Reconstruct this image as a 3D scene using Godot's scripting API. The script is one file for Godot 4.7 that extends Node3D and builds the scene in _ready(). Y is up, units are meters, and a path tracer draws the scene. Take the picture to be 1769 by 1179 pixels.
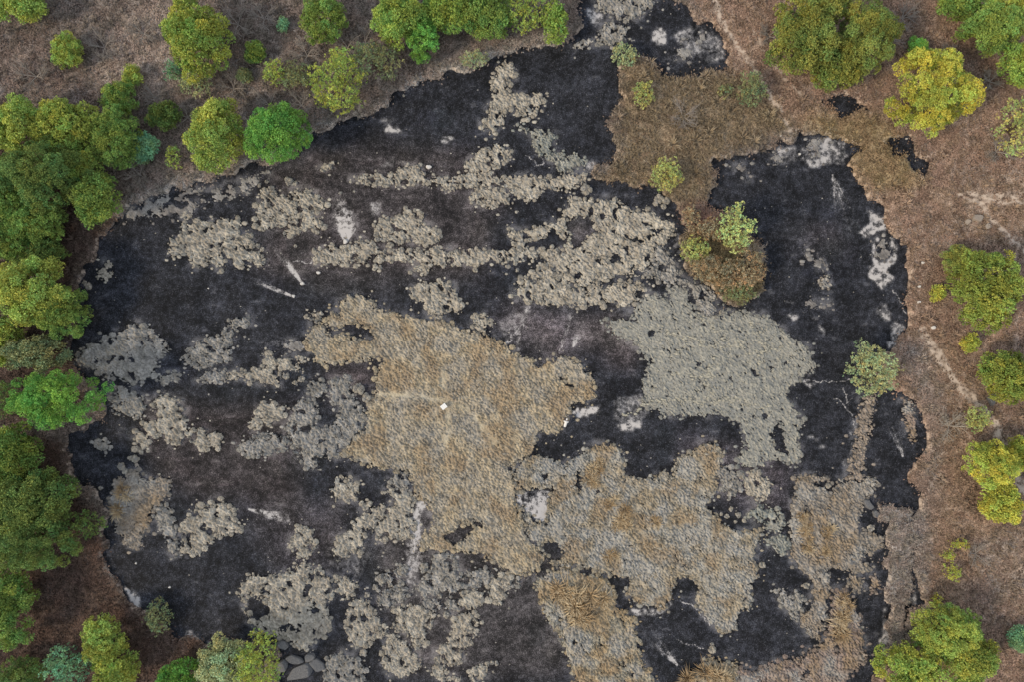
extends Node3D
# ---- outlines traced from the photograph, in its pixels (0.06 m each on the ground) ----
const ROCK := [1000,0,995,20,1000,51,983,70,961,80,943,87,926,78,909,78,888,90,861,97,844,105,834,117,807,125,775,119,763,127,753,139,719,144,702,158,680,168,654,190,631,202,599,210,573,219,543,224,528,240,500,270,470,280,441,277,414,288,407,299,377,307,340,318,300,326,262,340,232,350,204,375,195,395,180,410,166,444,142,461,136,492,140,530,132,565,126,594,130,640,165,665,185,700,180,722,150,735,118,755,117,785,129,823,149,843,175,862,185,890,182,928,175,962,190,986,207,1010,224,1033,244,1050,258,1064,299,1095,326,1101,370,1113,407,1106,475,1112,486,1130,478,1150,500,1200,1505,1200,1512,1179,1524,1145,1548,1128,1566,1080,1578,1050,1594,1044,1584,1016,1580,985,1578,930,1581,905,1585,882,1591,857,1588,837,1580,842,1571,838,1568,813,1576,803,1590,799,1598,779,1597,750,1591,726,1581,700,1565,684,1556,675,1542,663,1515,660,1508,640,1530,610,1546,594,1564,560,1566,539,1571,468,1569,434,1552,410,1532,397,1532,383,1529,363,1515,343,1495,326,1486,305,1464,282,1478,270,1492,258,1461,238,1427,232,1393,241,1379,234,1369,248,1342,241,1312,268,1257,268,1230,278,1225,292,1240,302,1237,322,1220,334,1223,356,1248,366,1288,397,1312,434,1322,465,1320,488,1308,509,1278,526,1250,521,1220,495,1193,468,1176,441,1179,377,1163,356,1146,334,1123,321,1065,312,1028,310,1011,299,1031,282,1065,288,1060,251,1051,221,1055,200,1068,180,1068,136,1072,115,1096,98,1119,109,1146,132,1167,139,1189,134,1210,139,1220,126,1261,127,1255,112,1261,92,1247,61,1227,47,1201,32,1183,17,1167,14,1150,0,1150,-30,1000,-30]
const ROCK_MORE := [
	[1400,178,1413,168,1432,174,1451,165,1471,166,1500,182,1478,199,1454,204,1437,197,1428,180,1415,172],
	[1525,248,1539,237,1569,234,1583,244,1581,265,1610,277,1603,295,1600,304,1590,302,1576,295,1576,275,1563,265,1546,258],
	[1588,309,1598,308,1602,314,1590,316]]
const STRIPS := [  # soil lying in the rock: bare strip beside the slab, lump beside the track
	[1515,864,1542,871,1576,881,1580,915,1574,949,1571,1000,1564,1033,1561,1074,1552,1105,1546,1122,1529,1132,1525,1105,1529,1071,1527,1017,1529,955,1535,925,1522,898]]
# mats: [colour, tuft size px, cushion size px, label, outline, holes]
const MATS := [
["tan",6.5,9,"largest tan mat of dry moss, carrying the white box",[584,526,589,519,611,509,626,511,643,522,645,536,663,538,684,544,714,550,726,555,751,551,780,560,807,575,828,575,861,590,885,607,895,621,909,619,924,628,926,641,950,624,970,617,994,624,1011,641,1024,655,1026,685,1007,699,984,699,984,716,973,729,970,746,929,750,924,763,916,787,890,800,870,806,885,816,892,857,889,874,902,894,916,935,943,959,929,983,895,993,872,983,861,969,841,964,838,949,814,955,794,950,760,949,726,949,729,932,753,908,739,871,719,857,716,837,705,813,658,810,624,799,590,787,600,772,621,750,641,729,634,712,648,682,651,661,648,644,661,634,665,619,651,616,636,622,589,626,565,631,551,629,548,616,529,602,526,582,541,572,543,561,556,561,560,575,575,580,599,580,612,587,633,590,646,585,641,577,638,563,626,560,606,558,580,568,572,560,561,553,563,544,575,544,589,546,589,538],[[968,655,975,652,990,668,985,673,975,667],[785,915,800,905,815,905,812,925,800,940,780,940,768,925],[800,905,830,898,832,908,812,915]]],
["grey",6.5,9,"grey moss mat joined to the white box's tan mat by its ragged south edge",[495,739,509,722,512,699,533,689,550,699,550,722,543,739,577,743,584,722,592,700,575,695,572,680,566,665,580,655,600,650,606,665,600,680,612,690,618,705,630,712,634,728,615,750,596,775,585,792,563,786,550,796,546,810,533,806,515,790,506,760],[[540,765,556,760,560,768,548,775]]],
["pale",5,10,"cross-shaped pale moss mat with two white stones on it",[872,105,885,115,890,131,878,149,874,158,912,166,933,161,940,173,933,193,912,199,895,197,882,187,872,190,868,210,855,231,841,227,831,212,848,204,843,193,855,173,861,160,848,153,850,139,858,133,861,115],[]],
["green",4.5,6,"thin grey-green curved mat bending beside the cross-shaped mat",[892,215,916,222,940,227,962,234,953,243,951,261,968,265,973,278,994,268,1011,275,1004,288,987,295,963,295,955,278,929,265,923,251,921,234,906,221],[]],
["pale",6,9,"low pale mat tapering to a long tail beside a lone white stone",[610,307,631,304,658,307,685,299,699,285,716,285,733,295,738,316,705,319,665,321,621,314],[]],
["pale",5.5,9,"long pale mat shaped like a sitting bird along a rock ledge",[743,310,780,307,811,299,800,288,821,265,833,266,844,251,858,251,878,258,885,271,861,285,841,299,855,309,906,304,956,309,984,302,1011,302,1014,312,994,321,970,329,946,321,933,326,929,343,916,346,895,339,878,326,851,319,807,322,770,327,753,317],[]],
["pale",5.5,8,"small oval pale mat alone below the bird-shaped mat",[814,343,824,327,848,326,872,329,882,338,878,350,855,355,828,356],[]],
["pale",6,10,"humped pale mat with loose round cushions along its lower edge",[648,390,665,378,690,375,700,365,722,363,730,375,728,390,745,393,760,405,757,420,740,424,715,418,690,412,660,410],[]],
["pale",6,11,"pale mat broken into worm-like cushions beside the fan-shaped streak",[447,350,459,336,450,333,461,322,472,329,477,341,504,338,511,327,524,334,531,327,545,336,551,347,563,350,558,363,540,368,545,377,560,386,549,399,538,395,517,401,499,406,477,395,468,384,456,393,438,390,438,379,459,373,447,368],[[512,345,523,350,520,368,506,368],[486,380,500,372,505,380,490,388]]],
["pale",6,10,"pale mat with drooping lobes below the grey gravelly rock margin",[320,372,330,378,350,386,386,380,409,379,422,386,406,395,411,406,429,404,440,413,436,429,449,436,456,452,447,458,436,449,422,447,418,463,406,461,402,449,404,438,386,438,384,461,375,461,370,452,350,454,343,462,334,458,332,438,314,440,298,443,297,429,323,427,297,418,300,411,318,409,320,395],[]],
["greylow",4,6,"flat grey gravelly mat along the rock margin under a bright green tree",[430,305,470,292,462,305,440,318,425,335,400,335,380,345,350,350,330,370,300,372,270,372,250,378,215,378,235,350,290,335,330,322,355,330,400,318],[[340,345,365,338,375,333,362,330,340,340],[398,325,415,318,420,308,402,312]]],
["grey",6,11,"grey moss mat touching the bright green tree that overhangs the rock",[131,624,149,607,173,595,188,582,221,573,227,561,244,560,258,573,261,583,278,583,292,600,285,617,268,624,268,641,251,661,234,665,210,655,190,655,170,641],[]],
["grey",6,10,"small grey mat of cushions in the shade of a bright green tree",[204,668,231,678,251,692,251,712,238,722,221,716,197,712,193,685],[]],
["grey",5.5,10,"grey mat with a thin smear trailing off towards the tan mat",[316,614,339,594,363,587,383,577,394,556,428,546,431,560,407,566,400,587,394,607,397,624,370,628,343,641,326,631],[]],
["grey",5,7,"small grey mat lying beside a larger one in a row of three",[271,658,295,644,309,648,307,658,282,665],[]],
["grey",5,7,"flattened grey mat, middle of a row of three",[339,658,360,646,387,643,390,658,366,665],[]],
["pale",5,7,"small hooked pale mat at the end of a row of three",[392,655,405,643,421,643,421,655,412,653,402,660],[]],
["pale",5.5,10,"pale three-lobed mat facing the tan mat across dark rock",[431,651,441,638,461,636,453,614,465,611,478,624,492,616,509,614,521,624,516,639,492,638,482,651,480,670,455,661,434,660],[]],
["pale",6,11,"pale branching mat with arms reaching down over dark rock",[261,699,282,682,302,689,316,706,322,726,322,740,343,743,383,753,380,773,366,773,346,773,319,750,312,770,295,767,285,753,261,756,258,777,241,780,234,767,238,743,258,729,278,729,282,716],[]],
["pale",5.5,9,"small pale bean-shaped mat alone on brownish rock",[429,733,441,716,455,699,475,697,492,702,492,719,475,729,455,736,438,743],[]],
["brown",6,9,"brownish mat growing at the wooded foot of the rock",[190,860,200,830,221,823,238,810,248,823,265,830,295,830,295,850,278,867,265,881,261,908,248,921,244,945,231,949,210,932,197,908,190,885],[]],
["grey",5.5,8,"narrow grey mat hanging between two broad mats at the wooded foot",[271,874,292,874,302,894,305,921,312,952,299,959,288,932,278,905],[]],
["pale",6,12,"pale mat with a jagged crest of round cushions on black rock",[319,911,326,888,346,877,370,877,370,862,390,869,404,884,407,901,424,913,407,920,383,925,360,938,350,955,333,955,319,949],[]],
["pale",5.5,10,"small pale mat with a pointed top on grey streaked rock",[499,942,512,925,516,908,529,915,536,914,543,942,546,949,529,964,516,962,506,952],[]],
["pale",6,10,"large pale mat with oval holes of bare rock on one side",[438,993,475,996,492,996,502,983,526,974,550,983,573,1000,577,1030,556,1037,573,1074,563,1098,540,1112,536,1125,512,1118,499,1098,451,1091,424,1061,424,1037,414,1017],[[430,1022,447,1027,463,1040,467,1060,450,1073,432,1062,424,1040],[450,1013,462,1012,472,1025,460,1028]]],
["pale",6,10,"pale mat with scalloped edges below the grey washed-out gully",[600,925,610,905,631,888,658,871,682,877,684,862,661,850,675,843,702,847,716,860,712,877,705,891,719,908,709,928,688,935,675,925,661,940,651,932,654,922,638,915,624,932,627,952,610,952,597,966,585,970,578,950,585,930],[]],
["grey",6,10,"grey lumpy mat of several lobes under the tan mat",[716,1020,736,1000,746,983,749,962,770,955,790,965,790,993,841,983,848,996,841,1010,794,1017,780,1030,770,1016,733,1034],[[772,975,785,972,788,985,778,990]]],
["pale",5.5,9,"small rounded pale mat between lumpy mats",[790,1037,800,1023,824,1022,838,1030,828,1047,804,1052],[]],
["pale",5,11,"pale pointed heap of big cushions beside smooth grey rock",[845,1010,858,996,882,996,878,1017,861,1044,848,1034],[]],
["pale",5.5,10,"pale heart-shaped mat beside the slanting sausage-shaped mat",[685,1054,709,1047,736,1054,753,1064,739,1091,726,1125,709,1105,688,1081],[]],
["pale",5.5,10,"slanting sausage-shaped pale mat on smooth rock",[787,1067,807,1054,824,1067,824,1091,807,1112,797,1142,770,1156,760,1173,746,1166,756,1129,777,1105],[]],
["pale",5.5,10,"pale ragged mat below the heart-shaped one",[665,1118,682,1105,702,1115,719,1135,726,1156,699,1169,671,1166,658,1145],[]],
["pale",6,10,"tall pale mat standing beside the mat with oval holes",[600,1061,607,1037,627,1040,648,1061,658,1091,641,1112,617,1122,604,1105,597,1084],[]],
["pale",5.5,9,"pale ring-like clump at the rock's lower end",[811,1162,824,1149,841,1149,841,1169,824,1180,811,1172],[]],
["pale",5.5,9,"small pale mat wedged above the tall pale mat",[582,1000,604,1003,617,1013,604,1034,586,1025],[]],
["grey",5.5,9,"little grey mat joining the heart-shaped mat to a lumpy one",[729,1037,746,1034,766,1044,763,1057,735,1050],[]],
["grey",5.5,9,"pale grey mat growing beside the slab boulders",[590,1132,617,1139,631,1159,624,1190,560,1190,565,1140],[]],
["pale",5.5,9,"round pale mat alone in the bend of the tan mat",[574,845,580,828,597,825,612,830,618,845,612,865,597,868,580,862],[]],
["grey",5.5,8,"little grey mat tucked into the notch of the tan mat",[675,830,688,818,702,823,714,837,700,843,685,843],[]],
["grey",5.5,9,"spiky grey mat lying off the ragged grey mat",[414,773,434,756,455,750,475,753,502,760,500,770,482,780,451,787,431,790],[]],
["grey",5.5,9,"small grey lump beside a cluster of round cushions",[533,660,560,657,563,680,545,687,533,675],[]],
["pale",5,9,"tiny pale mat at the tip of the tan mat",[528,548,544,538,555,543,556,553,539,556],[]],
["pale",5.5,8,"long straight pale mat running along a rock ledge under the fan streak",[540,445,547,438,560,431,570,422,583,424,597,429,615,422,624,414,647,420,649,431,685,433,702,432,736,437,753,426,766,434,807,434,889,434,939,434,1004,434,975,446,946,451,929,443,889,451,872,458,855,446,838,449,828,458,807,458,773,458,743,453,702,449,658,453,624,456,590,456,542,454],[]],
["pale",6,8,"broad pale mat around a dark grey hollow",[889,434,889,416,874,400,887,396,910,400,923,395,942,392,957,385,971,381,973,364,987,355,982,344,996,341,1012,350,1041,346,1057,344,1062,338,1066,345,1062,355,1082,359,1089,368,1109,367,1118,359,1130,375,1150,382,1166,391,1161,405,1143,421,1130,427,1125,448,1114,466,1105,464,1098,459,1091,475,1075,470,1043,484,1028,486,1009,498,973,484,971,475,955,464,951,450,980,437],[[1048,450,1059,441,1074,439,1073,448,1057,457],[1138,392,1145,388,1147,400,1135,402],[984,379,1000,371,1020,376,1027,388,1027,404,1012,408,1004,421,1003,431,986,431,985,408,976,396],[900,428,905,418,928,414,950,401,962,398,970,410,977,421,976,430]]],
["pale",6,10,"pale mat with yellowish cushions on the lip of a smooth slope",[887,509,898,491,914,486,935,486,951,477,962,479,964,491,987,498,1005,500,1016,509,1018,495,1032,486,1041,502,1048,498,1057,489,1071,495,1077,486,1095,485,1111,491,1114,502,1100,511,1098,523,1082,529,1046,523,1018,527,996,531,982,525,955,527,928,523,905,520],[]],
["pale",5.5,10,"small pale loaf of moss beside the yellowish mat",[916,471,930,465,945,456,953,463,953,475,940,484,920,483],[]],
["grey",5,8,"grey mat stepping down towards the brushy island",[1132,430,1145,427,1157,439,1163,452,1152,457,1170,466,1175,479,1186,486,1182,500,1170,493,1152,489,1132,482,1116,475,1120,464,1130,457,1127,443],[[1135,462,1150,462,1150,472,1135,470]]],
["grey",5,8,"ring-shaped grey mat with a hollow middle, uppermost of three rings",[683,985,690,977,703,980,701,995,690,1003,682,996],[[688,986,695,985,694,993]]],
["grey",5,8,"ring-shaped grey mat beside two white cushions",[646,1000,655,991,672,991,676,1005,668,1015,654,1013],[[658,999,667,999,665,1006]]],
["grey",5,8,"ring-shaped grey mat with scalloped rim, lowest of three rings",[676,1020,688,1010,703,1020,701,1035,688,1041,676,1034],[[686,1024,694,1025,690,1032]]],
["grey",5,8,"loose grey clump below the ring-shaped mats",[654,1025,668,1021,678,1035,681,1052,668,1051,655,1043],[]],
["pale",5,8,"small pale clump between the tall pale mat and the heart-shaped one",[646,1080,658,1081,667,1098,656,1103,645,1096],[]],
["pale",5,8,"small pale knob above the ragged mat under the heart-shaped one",[668,1098,680,1093,685,1108,675,1113],[]],
["pale",5,8,"small pale knob at the side of the heart-shaped mat",[680,1080,690,1074,695,1088,685,1093],[]],
["grey",5,8,"small grey clump tucked under the little rounded pale mat",[774,1040,786,1037,791,1050,780,1057],[]],
["pale",5,8,"pale clump below the foot of the sausage-shaped mat",[764,1176,780,1170,792,1172,794,1190,766,1190],[]],
["pale",5,9,"small pale clump of three knobs off the scalloped mat",[622,868,632,862,640,870,636,882,626,884],[]],
["grey",5,8,"grey crumbly clump at the edge of the smooth rock below the tan mat",[872,1000,884,998,900,1004,895,1012,880,1010],[]],
["grey",5,8,"loop-shaped grey mat at the foot of the brushy island",[1195,489,1210,490,1225,500,1234,515,1228,522,1236,537,1222,547,1210,537,1205,520,1195,505],[[1208,500,1220,505,1222,514,1210,512]]],
["web",5,8,"broad thin grey-green mat crossed by a web of stems",[1113,515,1125,506,1140,515,1150,520,1155,500,1170,496,1182,503,1190,525,1205,540,1230,547,1255,535,1285,540,1330,550,1350,570,1370,590,1395,603,1407,625,1400,645,1380,655,1359,678,1369,709,1386,723,1379,746,1383,790,1375,806,1340,790,1310,806,1271,806,1269,794,1290,780,1284,756,1281,736,1244,716,1169,719,1146,719,1109,695,1109,672,1119,648,1119,624,1096,594,1065,577,1048,566,1048,553,1082,553,1099,533],[[1332,735,1345,730,1358,750,1356,785,1340,780]]],
["mix",6,8,"wide mottled mat of grey moss and straw tufts around white sand",[895,813,899,796,929,787,960,796,970,810,987,799,1007,782,1014,780,1041,767,1065,773,1075,790,1079,799,1075,830,1068,843,1089,820,1106,830,1126,830,1146,816,1163,826,1170,793,1184,787,1205,772,1227,765,1250,779,1240,810,1240,847,1227,860,1220,877,1237,894,1244,908,1267,915,1284,922,1315,911,1318,922,1305,935,1301,959,1305,996,1298,1010,1295,1050,1271,1054,1271,1084,1250,1095,1227,1074,1203,1044,1210,1017,1196,1000,1167,996,1163,1023,1146,1055,1110,1045,1082,1030,1092,1000,1031,989,997,976,952,980,948,958,920,930,905,890,893,872,896,850,888,820],[[892,843,915,848,940,841,955,847,950,868,945,888,944,910,926,900,906,884,890,870],[935,940,960,935,975,950,970,970,945,968],[998,808,1006,830,1000,855,993,840]]],
["straw",6,9,"tongue-shaped mat topped by shaggy straw-coloured grass",[923,1006,950,986,987,983,1018,996,1045,1000,1058,1017,1065,1050,1092,1067,1099,1101,1106,1139,1119,1159,1140,1190,997,1190,987,1152,973,1105,946,1067,933,1037],[[1068,1142,1078,1135,1085,1150,1072,1155]]],
["brown",6,8,"brown forked mat streaked with straw between black pools",[1373,840,1378,825,1400,820,1425,825,1440,838,1460,830,1480,835,1500,825,1515,835,1510,850,1495,860,1490,880,1483,895,1480,918,1500,920,1525,930,1520,945,1500,955,1480,965,1500,975,1505,985,1480,990,1465,985,1445,978,1430,975,1428,1000,1425,1040,1420,1080,1412,1105,1395,1095,1382,1070,1400,1045,1405,1015,1395,995,1378,980,1368,960,1365,920,1367,890],[[1400,834,1430,830,1452,836,1440,850,1415,844],[1389,876,1395,870,1400,888,1392,888]]],
["grey",5.5,9,"small grey mat hugging the fork of the brown mat",[1342,1020,1350,1018,1360,1030,1375,1022,1388,1035,1380,1060,1370,1072,1360,1050,1347,1045],[]],
["red",6,9,"reddish brown mat under a sheaf of combed straw",[1434,1020,1457,1020,1464,1040,1481,1064,1485,1095,1491,1122,1488,1145,1464,1156,1460,1190,1280,1190,1274,1156,1305,1159,1339,1145,1386,1135,1407,1122,1423,1105,1430,1078,1437,1044],[[1438,1115,1446,1112,1452,1120,1447,1128,1439,1125],[1385,1160,1395,1155,1400,1165,1390,1172]]],
["straw",6,8,"round straw-topped mat at the lower end of the rock",[1170,1190,1203,1156,1220,1142,1244,1139,1271,1149,1274,1190],[]],
["trail",5,6,"long smooth tan strip leading down from the sage bush",[1491,689,1512,682,1508,712,1505,740,1495,773,1490,800,1488,828,1464,830,1471,796,1474,784,1485,729],[]],
["red",4.5,6,"narrow red-brown strip along the soil bank of the slab",[1559,692,1573,692,1576,712,1581,746,1576,763,1566,736,1559,716],[]],
["grey",5,11,"cluster of puffy grey cushions beside the web-stemmed mat",[1242,815,1255,808,1270,815,1278,840,1262,862,1248,850],[[1256,825,1262,828,1258,838]]],
["pale",5,12,"cluster of big pale cushions beside the puffy grey ones",[1280,820,1300,815,1320,825,1333,840,1325,858,1305,866,1295,850,1282,840],[]],
["green",5,9,"grey-green cushion cluster over black rock below the big pale cushions",[1290,895,1300,880,1318,872,1335,885,1350,890,1353,905,1340,920,1325,912,1310,900],[]],
["green",4.5,7,"sparse frosted grey cluster touching the brown forked mat",[1328,935,1345,925,1362,930,1365,950,1350,955,1335,948],[]],
["grey",5,6,"grey mat where the rock narrows between grove and footpath",[1021,-6,1031,17,1065,34,1092,37,1109,27,1123,14,1130,-6],[]],
["grey",5,7,"grey mat trailing down to the sage bush on the rock neck",[994,78,1018,71,1035,64,1041,44,1065,42,1079,54,1079,71,1058,78,1035,76,997,84],[]],
["greylow",4,6,"round pale-rimmed mat beside the footpath",[1186,68,1203,54,1220,61,1213,78,1193,81],[]],
["greylow",4,6,"second pale-rimmed mat touching the round one by the footpath",[1157,105,1169,88,1186,83,1196,90,1189,102],[]],
["pale",6,10,"pale pear-shaped mat close above the tan mat",[712,499,726,492,739,488,760,487,783,495,790,512,800,536,773,539,763,549,743,539,726,522,716,516],[]],
["pale",5,8,"small pale tuft below the straight ledge mat",[712,468,730,456,742,460,743,470,735,477,725,470],[]],
["pale",5,8,"small split pale tuft at the edge of the smooth slope",[820,543,830,541,846,550,845,560,835,572,825,570,818,560],[]],
["pale",4.5,7,"little worm-shaped pale mat near the bright green tree",[552,290,560,284,573,278,578,284,570,292,555,294],[]],
["pale",4.5,8,"small pale mat alone on black rock under the woods' edge",[178,470,184,453,192,452,197,465,193,483,180,482,172,474],[]],
["greylow",4,6,"flat pale grey patch like a flagstone near the tan mat",[490,597,505,590,520,592,522,603,508,609,495,605],[]],
["grey",4.5,7,"small grey mat beside dark wet rock below the overhanging tree",[160,765,175,762,190,770,188,780,170,775],[]],
["brown",5,7,"six-sided brown mat with a pale rim",[1464,1000,1472,992,1484,1002,1487,1015,1478,1023,1466,1016],[]],
["red",5,7,"narrow red mat beside the six-sided one",[1504,995,1512,998,1516,1010,1508,1027,1500,1015],[]],
["brown",4.5,6,"little brown six-sided mat alone on wide black rock",[1417,482,1425,476,1435,480,1436,490,1426,497,1416,492],[]],
["greylow",4,6,"brown mat inside the white-rimmed flakes on the black rock",[1518,420,1530,408,1540,425,1542,448,1528,455,1516,445],[]],
["greylow",4,6,"pinkish flat mat near the rock end by the wheel tracks",[1268,288,1278,284,1287,292,1283,299,1272,297],[]],
["greylow",4,5,"pinkish triangular flat mat beside the other pinkish one",[1278,308,1285,298,1294,300,1297,310],[]],
["greylow",4,6,"round white-edged mat near the soil bank",[1334,268,1342,260,1354,264,1355,278,1345,282,1335,277],[]],
["greylow",4,6,"pale brown mat in the gap where rock runs out into grass",[1395,250,1405,238,1425,240,1430,258,1420,272,1402,270],[]],
["greylow",4,6,"small grey mat among white stains across the wide black rock",[1392,438,1402,430,1420,445,1430,460,1422,468,1408,458,1395,452],[]],
["greylow",4,5,"long flat grey mat on the wide black rock",[1390,520,1400,516,1415,524,1437,523,1432,530,1410,531,1395,527],[]],
]
const CUSHIONS := [445,424,5,452,430,5,542,433,6,589,334,4,612,331,3,379,470,3,650,406,6,652,413,6,663,413,7,674,423,7,684,415,5,693,417,7,694,431,6,649,461,6,657,462,5,499,313,9,509,316,6,460,313,4,469,326,7,821,466,6,878,461,5,894,466,4,899,480,7,909,480,6,648,1017,6,634,1030,6,733,983,9,772,1062,7,631,877,7,658,1040,5,850,1145,5,858,1147,5,627,1129,8,173,845,5,277,820,3,234,793,8,226,793,6,210,806,8,217,815,7,383,928,5,438,786,6,431,789,6,155,495,8,148,488,5,377,471,3,698,166,3,1012,329,11,990,345,5,1002,346,5,1230,1122,8,1230,1113,4,1430,840,6,1391,1011,7,1315,976,7,1486,1083,4,1503,913,7,619,672,12,634,689,10,624,722,9,612,738,6,660,1000,10,692,988,9,692,1010,7,690,1027,10,668,1027,6,674,1012,5,1138,345,9,1150,347,9,1132,352,6,1145,357,6,509,424,4,448,321,4,455,450,5,521,656,7,495,651,7,510,662,5,430,788,5,505,636,6,545,668,4,1236,548,5,1245,540,6,1110,478,4,1110,700,4,600,1010,5,705,1030,5,745,1060,4,760,1030,5,870,1003,6,880,1050,3,1262,880,5,1275,890,6,1285,900,5,1255,893,5,1270,902,4,1246,888,4,1495,836,6,1508,832,6]
const STONES := [741,289,9,869,141,7,862,147,5,549,471,7,522,489,8,507,511,7,360,498,3,597,417,9,234,700,3,1590,454,6,1607,566,8,1583,495,5,1583,522,6,237,973,4,295,1014,4,878,857,4,1382,266,5,1567,239,4,1346,236,4]
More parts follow.
